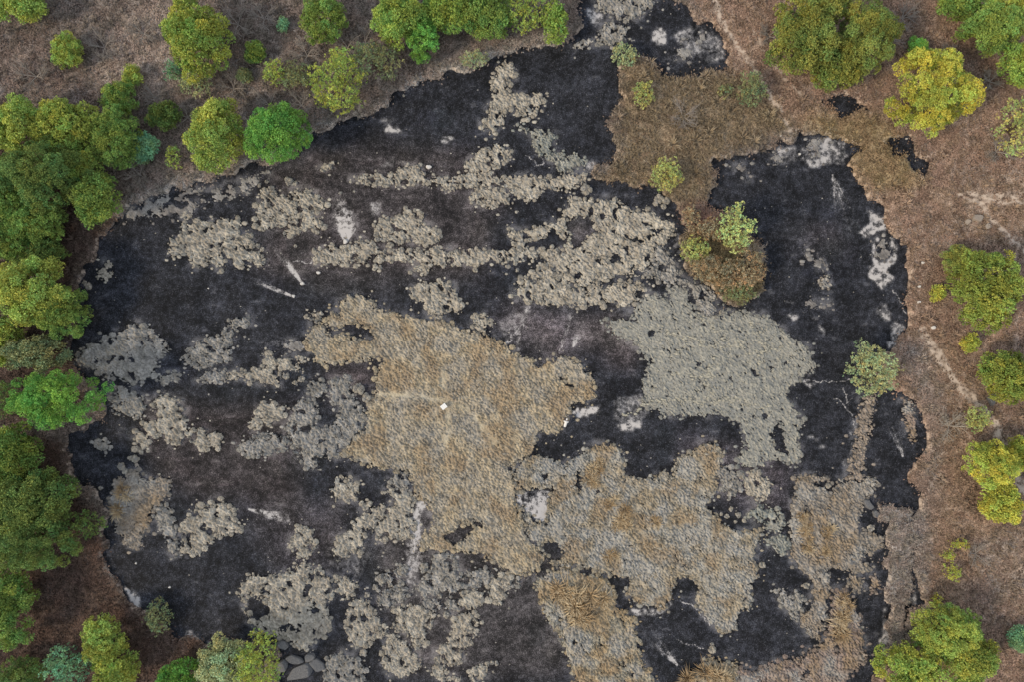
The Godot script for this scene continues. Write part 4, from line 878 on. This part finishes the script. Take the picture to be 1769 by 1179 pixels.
func _ready() -> void:
	# ---- camera, sky, sun, exposure ----
	var cam := Camera3D.new(); cam.name = "camera"
	cam.fov = rad_to_deg(2.0 * atan(CY * S / CAM_H)); cam.near = 0.5; cam.far = 2000.0
	cam.position = Vector3(0, CAM_H, 0); cam.rotation_degrees = Vector3(-90, 0, 0)
	add_child(cam); cam.current = true
	var env := Environment.new()
	env.background_mode = Environment.BG_SKY
	var sky := Sky.new(); var sm := ProceduralSkyMaterial.new()
	sm.sky_top_color = Color(0.70, 0.74, 0.80); sm.sky_horizon_color = Color(0.84, 0.83, 0.80); sm.sky_curve = 0.2
	sm.ground_bottom_color = Color(0.35, 0.32, 0.28); sm.ground_horizon_color = Color(0.84, 0.83, 0.80)
	sky.sky_material = sm; env.sky = sky
	env.background_energy_multiplier = 0.82
	env.tonemap_mode = Environment.TONE_MAPPER_LINEAR
	env.tonemap_exposure = 1.68
	env.sdfgi_enabled = true; env.ssao_enabled = true; env.ssil_enabled = true
	var we := WorldEnvironment.new(); we.name = "world_environment"; we.environment = env; add_child(we)
	var sun := DirectionalLight3D.new(); sun.name = "sun"
	sun.light_energy = 0.5; sun.light_angular_distance = 12.0; sun.light_color = Color(1.0, 0.93, 0.82)
	sun.shadow_enabled = true
	sun.rotation_degrees = Vector3(-38, -65, 0)
	add_child(sun)

	rng.seed = 42
	low.seed = 3; low.frequency = 0.03; low.fractal_octaves = 3
	mid.seed = 4; mid.frequency = 0.22; mid.fractal_octaves = 3
	wob.seed = 9; wob.frequency = 0.06; wob.fractal_octaves = 3
	make_mask()
	print("mask")
	# ---- materials ----
	var rock := StandardMaterial3D.new(); rock.albedo_texture = rock_texture(); rock.roughness = 0.85; rock.metallic_specular = 0.3
	var soil := StandardMaterial3D.new(); soil.albedo_texture = soil_texture(); soil.roughness = 1.0; soil.metallic_specular = 0.1
	print("textures")
	mats.bark = noise_material(Color8(82, 68, 56), Color8(120, 106, 92), 0.06, 1.5, 31)
	mats.twig = noise_material(Color8(136, 127, 119), Color8(170, 161, 152), 0.06, 1.5, 32)
	mats.deadwood = noise_material(Color8(150, 140, 128), Color8(190, 182, 170), 0.06, 1.5, 33)
	mats.bed = noise_material(Color8(70, 64, 56), Color8(128, 118, 102), 0.05, 0.6, 34)
	mats.stone = noise_material(Color8(120, 118, 118), Color8(164, 160, 156), 0.03, 0.7, 35)
	mats.darkstone = noise_material(Color8(86, 86, 88), Color8(128, 126, 124), 0.03, 0.7, 36)
	mats.duststone = noise_material(Color8(138, 126, 114), Color8(168, 156, 144), 0.03, 0.7, 38)
	mats.palestone = noise_material(Color8(186, 180, 172), Color8(225, 220, 214), 0.03, 0.9, 37)
	mats.tuft = stdmat()
	mats.leaf = stdmat(0.7); mats.leaf.backlight = Color(0.5, 0.55, 0.25); mats.leaf.cull_mode = BaseMaterial3D.CULL_DISABLED
	mats.grass = stdmat(0.9); mats.grass.cull_mode = BaseMaterial3D.CULL_DISABLED
	mats.cushion = {}
	for k in MATC:
		var l := []
		for i in 3:
			var m := stdmat(); var ca: Array = MATC[k][0]; var cb: Array = MATC[k][1]
			var c := Color8(ca[0], ca[1], ca[2]).lerp(Color8(cb[0], cb[1], cb[2]), i * 0.45)
			m.albedo_color = c * [1.04, 0.95, 1.0][i]; l.append(m)
		mats.cushion[k] = l
	mats.tufts = []; mats.cushions = []
	for i in 4:
		mats.tufts.append(lump(100 + i, 3, 8, 0.6, 0.45, 30))
		mats.cushions.append(lump(200 + i, 11, 22, 0.75, 0.6, 110))
	mats.sprays = [spray(1, 16, 0.75), spray(2, 16, 0.75), spray(3, 14, 0.85)]
	mats.spray_open = spray(4, 12, 0.7)
	# ---- rock and ground ----
	var xs := steps(-57.0, 57.0, 0.26, []); var zs := steps(-39.0, 39.0, 0.26, [])
	var rm := part("rock_terrain", sheet(xs, zs, rock_h), rock, self); rm.set_meta("kind", "structure")
	tag(rm, "wide slab of black weathered rock with pale stains", "rock terrain")
	var gx := steps(-57.0, 57.0, 0.24, [3, 8, 20, 50, 120, 300, 700]); var gz := steps(-39.0, 39.0, 0.24, [3, 8, 20, 50, 120, 300, 700])
	var gm := part("ground", sheet(gx, gz, func(x: float, z: float) -> float:
		var e := soil_off(x / S + CX, z / S + CY)
		return rock_h(x, z) + e + (mid.get_noise_2d(x * 3.0 + 50.0, z * 3.0) * 0.1 if e > 0.0 else 0.0)), soil, self)
	gm.set_meta("kind", "structure"); tag(gm, "dry brown soil around the rock slab", "ground")
	for a in PATHS: make_path(a, soil)
	print("ground")
	# ---- moss mats, then trees and shrubs ----
	for i in MATS.size(): make_mat(MATS[i], i)
	print("mats")
	for i in TREES.size(): make_tree(TREES[i], i)
	print("trees")
	for i in BARE.size(): make_bare(BARE[i], i)
	make_cover()
	make_small()
	print("done")

func make_path(a: Array, soil: Material) -> void:
	var p := poly(a, 1); var pts := []
	for i in p.size() - 1:
		var n := maxi(1, int(p[i].distance_to(p[i + 1]) / 4.0))
		for j in n: pts.append(wobble(p[i].lerp(p[i + 1], j / float(n)), 5.0))
	var v := PackedVector3Array(); var uv := PackedVector2Array(); var ix := PackedInt32Array(); var nr := PackedVector3Array()
	var on_mat: bool = a[1] == 655
	for i in pts.size():
		var d: Vector2 = (pts[mini(i + 1, pts.size() - 1)] - pts[maxi(i - 1, 0)]).normalized()
		for k in 4:
			var q: Vector2 = pts[i] + Vector2(-d.y, d.x) * a[0] * 0.5 * [-1.0, -0.5, 0.5, 1.0][k] * rng.randf_range(0.75, 1.2)
			var w := at(q.x, q.y)
			var side := k == 0 or k == 3
			w.y = (rock_h(w.x, w.z) + (0.02 if side else 0.12)) if on_mat else ground_h(w.x, w.z) + (-0.03 if side else 0.025)
			v.append(w); nr.append(Vector3.UP); uv.append(Vector2((q.x + 80.0) / TW, (q.y + 60.0) / TH))
		if i:
			for k in 3:
				var b := (i - 1) * 4 + k
				ix.append_array([b, b + 4, b + 1, b + 1, b + 4, b + 5])
	var o := part(numbered("path"), surf(v, nr, uv, PackedColorArray(), ix), soil, self)
	o.set_meta("kind", "structure")
	tag(o, "faint trodden path of pale dust", "path")

func make_cover() -> void:      # dry grass and litter on the soil
	var ts := []; var cs := PackedColorArray(); var lt := []; var lc := PackedColorArray()
	var r := RandomNumberGenerator.new(); r.seed = 77
	for i in 90000:
		var p := Vector2(r.randf_range(-70, 1840), r.randf_range(-55, 1235))
		if mask_at(p.x, p.y) > 0.3: continue
		if path_mask[clampi(int(p.y + 60.0), 0, TH - 1) * TW + clampi(int(p.x + 80.0), 0, TW - 1)] > 80 + r.randi() % 140: continue
		var n := wob.get_noise_2d(p.x * 0.5, p.y * 0.5 + 400.0)
		var w := at(p.x, p.y); w.y = ground_h(w.x, w.z) - 0.02
		var c := soil_map.get_pixelv(Vector2i(clampi(int((p.x + 80) * 0.5), 0, 959), clampi(int((p.y + 60) * 0.5), 0, 649)))
		c = Color(c.r, c.g, c.b).srgb_to_linear()
		var meadow := Geometry2D.is_point_in_polygon(p, poly(ZONES[1], 3)) or Geometry2D.is_point_in_polygon(p, poly(ZONES[13], 3))
		if i % 3 and (n > -0.1 or meadow):
			var k := r.randf_range(0.85, 1.75)
			var b := Basis(Vector3.UP, r.randf() * TAU).scaled(Vector3.ONE * r.randf_range(0.5, 1.2) * (1.3 if meadow else 1.0) * (2.0 if i % 17 == 0 else 1.0))
			ts.append(Transform3D(b, w)); cs.append(Color(c.r * k, c.g * k, c.b * k * 0.95))
		elif n < 0.25:
			var k := r.randf_range(0.35, 1.5)
			lt.append(Transform3D(Basis(Vector3.UP, r.randf() * TAU).scaled(Vector3.ONE * r.randf_range(0.6, 1.4)), w + Vector3(0, 0.03, 0)))
			lc.append(Color(c.r * k * 1.1, c.g * k, c.b * k * 0.95))
	var g := copies("dry_grass", clump(301, 16, 0.42, 1.0, 0.035), mats.grass, ts, cs, self)
	tag(g, "short dry grass scattered over the brown soil", "grass", "", "stuff")
	var st := SurfaceTool.new(); st.begin(Mesh.PRIMITIVE_TRIANGLES); st.set_smooth_group(-1)
	for i in 14:
		var p := Vector3(r.randfn() * 0.3, r.randf() * 0.04, r.randfn() * 0.3); var ph := r.randf() * TAU
		var d := Vector3(cos(ph), r.randf_range(-0.2, 0.3), sin(ph)) * r.randf_range(0.06, 0.14); var e := Vector3(-sin(ph), r.randf_range(-0.2, 0.2), cos(ph)) * 0.05
		var q := r.randf_range(0.6, 1.4)
		st.set_color(Color(q, q, q))
		st.add_vertex(p - d); st.add_vertex(p + e); st.add_vertex(p + d); st.add_vertex(p - d); st.add_vertex(p + d); st.add_vertex(p - e)
	st.generate_normals()
	var l := copies("fallen_leaves", st.commit(), mats.grass, lt, lc, self)
	tag(l, "dry fallen leaves and twigs littering the soil", "leaf litter", "", "stuff")

func make_flecks() -> void:     # crumbs of moss strewn over the rock round the mats
	var r := RandomNumberGenerator.new(); r.seed = 99
	var ts := []; var cs := PackedColorArray()
	for a in MATS:
		var out := poly(a[4]); var per := 0.0
		for i in out.size(): per += out[i].distance_to(out[(i + 1) % out.size()])
		for i in int(per / 7.0):
			var k := r.randi() % out.size()
			var p := out[k].lerp(out[(k + 1) % out.size()], r.randf()) + Vector2(r.randfn(), r.randfn()) * r.randf_range(3.0, 12.0)
			if mask_at(p.x, p.y) < 0.8: continue
			var ca: Array = MATC[a[0]][r.randi() % 2]
			var w := at(p.x, p.y); w.y = rock_h(w.x, w.z) - 0.02
			var m := S * r.randf_range(0.7, 2.2) * (1.0 + r.randf() * r.randf())
			ts.append(Transform3D(Basis(Vector3.UP, r.randf() * TAU).scaled(Vector3(m * r.randf_range(0.8, 1.6), m * 0.8, m)), w)); cs.append(lin(ca[0], ca[1], ca[2]) * r.randf_range(0.8, 1.2))
	for i in 1500:
		var p := Vector2(r.randf_range(120, 1590), r.randf_range(20, 1175))
		if mask_at(p.x, p.y) < 0.95 or wob.get_noise_2d(p.x * 0.4, p.y * 0.4 + 60.0) < 0.05: continue
		var w := at(p.x, p.y); w.y = rock_h(w.x, w.z) - 0.01
		var m := S * r.randf_range(0.4, 1.3)
		ts.append(Transform3D(Basis(Vector3.UP, r.randf() * TAU).scaled(Vector3(m * 1.3, m * 0.5, m)), w)); cs.append(lin(168, 162, 154) * r.randf_range(0.6, 1.15))
	var o := copies("moss_debris", mats.tufts[1], mats.tuft, ts, cs, self)
	tag(o, "crumbs of pale moss strewn over the dark rock around the mats", "moss debris", "", "stuff")
func near_mat(x: float, y: float) -> String:    # the nearest mat, by the first words of its label
	var best := 1e9; var l := ""
	for a in MATS:
		for i in range(0, a[4].size(), 2):
			var d := Vector2(a[4][i], a[4][i + 1]).distance_to(Vector2(x, y))
			if d < best: best = d; l = a[3]
	var w := l.replace(",", "").split(" "); var out := []
	for k in w:
		if out.size() >= 3 and k in ["with", "on", "beside", "below", "along", "at", "in", "under", "alone", "between", "touching", "joined", "facing", "above", "lying", "hugging", "wedged", "tucked", "standing", "hanging", "where", "trailing", "inside", "among", "running", "joining", "over", "off", "bending", "broken", "tapering", "carrying"]: break
		if out.size() < 6: out.append(k)
	while out[-1] in ["of", "a", "the", "and", "by", "to", "shaped", "like"]: out.pop_back()
	return " ".join(out)
func make_small() -> void:
	var r := RandomNumberGenerator.new(); r.seed = 88
	for i in range(0, CUSHIONS.size(), 3):
		var w := at(CUSHIONS[i], CUSHIONS[i + 1]); w.y = rock_h(w.x, w.z) - 0.03
		var o := base("moss_cushion", w); tag(o, "%s round moss cushion on bare rock close to the %s" % ["tiny" if CUSHIONS[i + 2] < 5 else "small" if CUSHIONS[i + 2] < 8 else "plump", near_mat(CUSHIONS[i], CUSHIONS[i + 1])], "moss cushion", "loose moss cushions")
		var m: float = CUSHIONS[i + 2] * S * 0.88
		part("cushion", mats.cushions[r.randi() % 4], mats.cushion["pale" if r.randf() < 0.6 else "grey"][r.randi() % 3], o).transform = Transform3D(Basis(Vector3.UP, r.randf() * TAU).scaled(Vector3(m, m * 0.75, m) * 0.8), Vector3.ZERO)
		for k in int(clampf(CUSHIONS[i + 2], 3, 9)):
			var ph := r.randf() * TAU; var u := r.randf_range(0.3, 0.85); var q := m * r.randf_range(0.25, 0.42)
			part("knob", mats.cushions[r.randi() % 4], mats.cushion["pale" if r.randf() < 0.6 else "grey"][r.randi() % 3], o).transform = Transform3D(Basis(Vector3.UP, r.randf() * TAU).scaled(Vector3(q, q, q)), Vector3(cos(ph) * u * m, m * 0.55 * sqrt(1.0 - u * u), sin(ph) * u * m))
	for p in lines_of(STRANDS):
		var c := at(p[0].x, p[0].y); c.y = rock_h(c.x, c.z)
		var o := base("moss_strand", c); tag(o, "thin pale strand of moss creeping over a grey mat or hollow", "moss strand", "strands of moss")
		var ts := []; var cs := PackedColorArray()
		for i in p.size() - 1:
			var n := int(p[i].distance_to(p[i + 1]) / 3.0) + 1
			for j in n:
				var q := wobble(p[i].lerp(p[i + 1], j / float(n)), 12.0)
				var w := at(q.x, q.y); w.y = rock_h(w.x, w.z) + 0.1
				ts.append(Transform3D(Basis(Vector3.UP, r.randf() * TAU).scaled(Vector3(0.16, 0.13, 0.1) * r.randf_range(0.6, 1.3)), w - c)); cs.append(lin(170, 165, 150) * r.randf_range(0.9, 1.15))
		copies("tufts", mats.tufts[0], mats.tuft, ts, cs, o).set_meta("kind", "stuff")
	for i in range(0, STONES.size(), 3):
		var w := at(STONES[i], STONES[i + 1]); w.y = ground_h(w.x, w.z)
		var m: float = STONES[i + 2] * S * 0.55
		var o := part(numbered("stone"), boulder_mesh(400 + i, false), mats.palestone, self)
		tag(o, "%s pale stone lying loose close to the %s" % ["tiny" if STONES[i + 2] < 5 else "small", near_mat(STONES[i], STONES[i + 1])] if STONES[i] < 1575 or STONES[i + 1] < 300 else "small pale stone lying loose on the reddish soil bank", "stone", "loose pale stones")
		o.transform = Transform3D(Basis(Vector3.UP, r.randf() * TAU).scaled(Vector3(m * 1.2, m * 0.7, m)), w + Vector3(0, m * 0.2, 0))
	for b in BOULDERS:
		var w := at(b[0], b[1]); w.y = ground_h(w.x, w.z)
		var l: String = b[6]
		var o := part(numbered("boulder"), boulder_mesh(600 + int(b[0]), true), mats.duststone if b[0] > 1600 and not l.begins_with("dark") else mats.darkstone, self)
		tag(o, l, "boulder", "boulders")
		o.transform = Transform3D(Basis(Vector3.UP, -b[5]) * Basis(Vector3(1, 0, 0.4).normalized(), r.randf_range(-0.2, 0.2)) * Basis.from_scale(Vector3(b[2] * S * 0.58, b[4] * S * 0.9, b[3] * S * 0.6)), w + Vector3(0, b[4] * S * 0.25, 0))
	for i in STRAW.size():
		var b: Array = STRAW[i]
		var w := at(b[0], b[1]); w.y = rock_h(w.x, w.z) + 0.08
		var o := base("straw_grass", w); tag(o, "shaggy tuft of straw-coloured tall grass on a moss mat", "grass tuft", "straw grass tufts on the mats")
		var m: float = b[2] * S * 0.5
		for k in 3:
			var q := part("blades", clump(700 + i * 3 + k, 70, 1.0, 1.25, 0.05), mats.grass, o)
			q.material_override = straw_mat(k)
			q.transform = Transform3D(Basis(Vector3.UP, r.randf() * TAU) * Basis.from_scale(Vector3.ONE * m * 0.9), Vector3(r.randfn(), 0, r.randfn()) * m * 0.3)
	make_flecks()
	make_box()
	make_person()
var _straw := []
func straw_mat(k: int) -> StandardMaterial3D:
	if _straw.is_empty():
		for c in [Color8(182, 158, 124), Color8(204, 184, 150), Color8(162, 138, 106)]:
			var m := stdmat(0.9); m.albedo_color = c; m.cull_mode = BaseMaterial3D.CULL_DISABLED; _straw.append(m)
	return _straw[k]
func bevel_box(sz: Vector3, b: float) -> ArrayMesh:
	var st := SurfaceTool.new(); st.begin(Mesh.PRIMITIVE_TRIANGLES); st.set_smooth_group(-1)
	var h := sz * 0.5
	var ring := func(x: float, z: float, c: float, y: float) -> Array:
		return [Vector3(-x + c, y, -z), Vector3(x - c, y, -z), Vector3(x, y, -z + c), Vector3(x, y, z - c), Vector3(x - c, y, z), Vector3(-x + c, y, z), Vector3(-x, y, z - c), Vector3(-x, y, -z + c)]
	var rs := [ring.call(h.x - b, h.z - b, b, -h.y), ring.call(h.x, h.z, b, -h.y + b), ring.call(h.x, h.z, b, h.y - b), ring.call(h.x - b, h.z - b, b, h.y)]
	for i in 3:
		for k in 8:
			var a: Vector3 = rs[i][k]; var c: Vector3 = rs[i][(k + 1) % 8]; var d: Vector3 = rs[i + 1][k]; var e: Vector3 = rs[i + 1][(k + 1) % 8]
			st.add_vertex(a); st.add_vertex(c); st.add_vertex(e); st.add_vertex(a); st.add_vertex(e); st.add_vertex(d)
	for k in range(1, 7):
		st.add_vertex(rs[3][0]); st.add_vertex(rs[3][k]); st.add_vertex(rs[3][k + 1])
		st.add_vertex(rs[0][0]); st.add_vertex(rs[0][k + 1]); st.add_vertex(rs[0][k])
	st.generate_normals()
	return st.commit()
func make_box() -> void:
	var w := at(767.5, 702.5); w.y = rock_h(w.x, w.z) + 0.1
	var o := base("white_box", w); o.rotation.y = deg_to_rad(38)
	tag(o, "white square box with a flat lid on the tan mat", "box")
	var white := StandardMaterial3D.new(); white.albedo_color = Color8(232, 230, 224); white.roughness = 0.6
	var dark := StandardMaterial3D.new(); dark.albedo_color = Color8(60, 56, 54); dark.roughness = 0.7
	part("body", bevel_box(Vector3(0.5, 0.36, 0.42), 0.02), white, o).position = Vector3(0, 0.18, 0)
	var lid := part("lid", bevel_box(Vector3(0.6, 0.06, 0.5), 0.015), white, o); lid.position = Vector3(0, 0.393, 0)
	part("rib", bevel_box(Vector3(0.02, 0.012, 0.3), 0.004), white, lid).position = Vector3(0.1, 0.037, 0)
	part("rib", bevel_box(Vector3(0.02, 0.012, 0.3), 0.004), white, lid).position = Vector3(-0.1, 0.037, 0)
	part("handle", bevel_box(Vector3(0.05, 0.05, 0.3), 0.012), dark, o).position = Vector3(0.326, 0.385, -0.08)

# ---- a figure: tapered capsules joined by a smooth minimum, meshed as surface nets ----
func field(p: Vector3, bones: Array, k: float) -> float:
	var d := 1e9
	for b in bones:
		var a: Vector3 = b[0]; var e: Vector3 = b[1]
		var ab := e - a
		var t := clampf((p - a).dot(ab) / maxf(ab.length_squared(), 1e-9), 0.0, 1.0)
		var q := (p - a - ab * t).length() - lerpf(b[2], b[3], t)
		var h := clampf(0.5 + 0.5 * (d - q) / k, 0.0, 1.0)
		d = lerpf(d, q, h) - k * h * (1.0 - h)
	return d
func nearest_color(p: Vector3, bones: Array) -> Color:
	var d := 1e9; var c := Color.WHITE
	for b in bones:
		var a: Vector3 = b[0]; var ab: Vector3 = b[1] - a
		var t := clampf((p - a).dot(ab) / maxf(ab.length_squared(), 1e-9), 0.0, 1.0)
		var q := (p - a - ab * t).length() - lerpf(b[2], b[3], t)
		if q < d: d = q; c = b[4]
	return c
func nets(st: SurfaceTool, bones: Array, cell: float, k: float) -> void:
	var lo := Vector3.ONE * 1e9; var hi := -lo
	for b in bones:
		for e in 2:
			lo = lo.min(b[e] - Vector3.ONE * (b[2 + e] + cell * 3)); hi = hi.max(b[e] + Vector3.ONE * (b[2 + e] + cell * 3))
	var n := Vector3i((hi - lo) / cell) + Vector3i.ONE
	var f := PackedFloat32Array(); f.resize(n.x * n.y * n.z)
	for z in n.z:
		for y in n.y:
			for x in n.x: f[(z * n.y + y) * n.x + x] = field(lo + Vector3(x, y, z) * cell, bones, k)
	var sy := n.x; var sz := n.x * n.y
	var pos := {}
	for z in n.z - 1:
		for y in n.y - 1:
			for x in n.x - 1:
				var i := (z * n.y + y) * n.x + x
				var any := false; var all := true
				for c in 8:
					var neg := f[i + (c & 1) + (sy if c & 2 else 0) + (sz if c & 4 else 0)] < 0.0
					any = any or neg; all = all and neg
				if not any or all: continue
				var sum := Vector3.ZERO; var m := 0
				for c in 8:
					for ax in [1, 2, 4]:
						if c & ax: continue
						var fa := f[i + (c & 1) + (sy if c & 2 else 0) + (sz if c & 4 else 0)]
						var c2: int = c | ax
						var fb := f[i + (c2 & 1) + (sy if c2 & 2 else 0) + (sz if c2 & 4 else 0)]
						if (fa < 0.0) != (fb < 0.0):
							var t := fa / (fa - fb)
							sum += Vector3(c & 1, (c >> 1) & 1, (c >> 2) & 1).lerp(Vector3(c2 & 1, (c2 >> 1) & 1, (c2 >> 2) & 1), t); m += 1
				pos[i] = lo + (Vector3(x, y, z) + sum / m) * cell
	var quad := func(a: int, b: int, c: int, d: int, flip: bool) -> void:
		var q := [a, b, c, a, c, d]
		if flip: q = [a, c, b, a, d, c]
		for i in q:
			st.set_color(nearest_color(pos[i], bones)); st.add_vertex(pos[i])
	for z in range(1, n.z - 1):
		for y in range(1, n.y - 1):
			for x in range(1, n.x - 1):
				var i := (z * n.y + y) * n.x + x
				var s := f[i] < 0.0
				if s != (f[i + 1] < 0.0): quad.call(i, i - sy, i - sy - sz, i - sz, not s)
				if s != (f[i + sy] < 0.0): quad.call(i, i - sz, i - sz - 1, i - 1, not s)
				if s != (f[i + sz] < 0.0): quad.call(i, i - 1, i - 1 - sy, i - sy, not s)
func make_person() -> void:     # bending forward, hands near the ground
	var w := at(975.5, 733.0); w.y = rock_h(w.x, w.z) + 0.12
	var o := base("person", w); o.rotation.y = deg_to_rad(-14)
	tag(o, "person in white top and dark trousers bending over beside the tan mat", "person")
	var skin := lin(118, 84, 66); var white := lin(226, 222, 216); var dark := lin(52, 48, 52); var shoe := lin(40, 36, 34)
	var V := func(x: float, y: float, z: float) -> Vector3: return Vector3(x, y, z)
	var hip := Vector3(0, 0.82, 0.12); var chest := Vector3(0, 1.0, -0.28)
	var bones := [[hip, Vector3(0, 0.93, -0.08), 0.145, 0.14, white], [Vector3(0, 0.93, -0.08), chest, 0.14, 0.16, white], [Vector3(-0.15, 1.02, -0.33), Vector3(0.15, 1.02, -0.33), 0.085, 0.085, white], [chest, Vector3(0, 1.02, -0.47), 0.07, 0.055, skin]]
	for s in [-1.0, 1.0]:
		var knee := Vector3(0.11 * s, 0.46, 0.0 + 0.06 * s); var foot := Vector3(0.12 * s, 0.08, 0.1 + 0.1 * s)
		bones.append([Vector3(0.09 * s, 0.8, 0.14), knee, 0.1, 0.065, dark]); bones.append([knee, foot, 0.062, 0.045, dark])
		bones.append([foot + Vector3(0, -0.04, 0.04), foot + Vector3(0.03 * s, -0.045, -0.17), 0.045, 0.038, shoe])
		var sh := Vector3(0.19 * s, 1.0, -0.33); var el := Vector3(0.24 * s, 0.74, -0.36); var wr := Vector3(0.17 * s, 0.52, -0.48)
		bones.append([sh, sh.lerp(el, 0.6), 0.062, 0.056, white]); bones.append([sh.lerp(el, 0.6), el, 0.045, 0.04, skin]); bones.append([el, wr, 0.04, 0.028, skin])
	var st := SurfaceTool.new(); st.begin(Mesh.PRIMITIVE_TRIANGLES); st.set_smooth_group(0)
	nets(st, bones, 0.02, 0.035)
	var hc := Vector3(0, 1.03, -0.58)
	var head := [[hc + Vector3(0, 0.03, 0.0), hc + Vector3(0, -0.02, -0.05), 0.092, 0.07, skin], [hc + Vector3(0, -0.08, -0.03), hc + Vector3(0, -0.085, -0.055), 0.016, 0.013, skin], [hc + Vector3(0.09, 0, 0.01), hc + Vector3(0.095, 0.02, 0), 0.018, 0.02, skin], [hc + Vector3(-0.09, 0, 0.01), hc + Vector3(-0.095, 0.02, 0), 0.018, 0.02, skin],
		[hc + Vector3(0.034, -0.082, -0.006), hc + Vector3(0.034, -0.083, -0.006), 0.011, 0.011, shoe], [hc + Vector3(-0.034, -0.082, -0.006), hc + Vector3(-0.034, -0.083, -0.006), 0.011, 0.011, shoe], [hc + Vector3(-0.02, -0.068, -0.098), hc + Vector3(0.02, -0.068, -0.098), 0.009, 0.009, lin(104, 60, 54)], [hc + Vector3(0, 0.0, 0.03), Vector3(0, 1.02, -0.45), 0.06, 0.055, skin]]
	nets(st, head, 0.009, 0.012)
	for s in [-1.0, 1.0]:
		var wr := Vector3(0.17 * s, 0.52, -0.48); var pl := wr + Vector3(-0.01 * s, -0.085, -0.03)
		var hand := [[wr, wr.lerp(pl, 0.3), 0.026, 0.024, skin], [wr.lerp(pl, 0.35) + Vector3(0, 0, 0.018), pl + Vector3(0, 0, 0.026), 0.017, 0.016, skin], [wr.lerp(pl, 0.35), pl, 0.018, 0.016, skin], [wr.lerp(pl, 0.35) + Vector3(0, 0, -0.016), pl + Vector3(0, 0, -0.026), 0.017, 0.015, skin]]
		for i in 4:
			var a := pl + Vector3(0, 0, (i - 1.5) * 0.019); var l: float = [0.8, 1.0, 0.95, 0.75][i]
			var b := a + Vector3(-0.008 * s, -0.04 * l, -0.006); var c := b + Vector3(-0.016 * s, -0.03 * l, 0)
			hand.append([a, b, 0.0095, 0.009, skin]); hand.append([b, c, 0.009, 0.0075, skin])
		var ta := wr.lerp(pl, 0.4) + Vector3(0, 0, -0.022)
		hand.append([ta, ta + Vector3(-0.012 * s, -0.03, -0.03), 0.012, 0.0105, skin]); hand.append([ta + Vector3(-0.012 * s, -0.03, -0.03), ta + Vector3(-0.018 * s, -0.058, -0.036), 0.0105, 0.0085, skin])
		nets(st, hand, 0.006, 0.006)
	st.generate_normals()
	part("body", st.commit(), mats.tuft, o)
	var cap := SurfaceTool.new(); cap.begin(Mesh.PRIMITIVE_TRIANGLES); cap.set_smooth_group(0)
	nets(cap, [[hc + Vector3(0, 0.05, 0.0), hc + Vector3(0, 0.045, -0.03), 0.092, 0.085, white], [hc + Vector3(-0.04, 0.02, -0.11), hc + Vector3(0.04, 0.02, -0.11), 0.018, 0.018, white]], 0.012, 0.03)
	cap.generate_normals()
	part("cap", cap.commit(), mats.tuft, o)
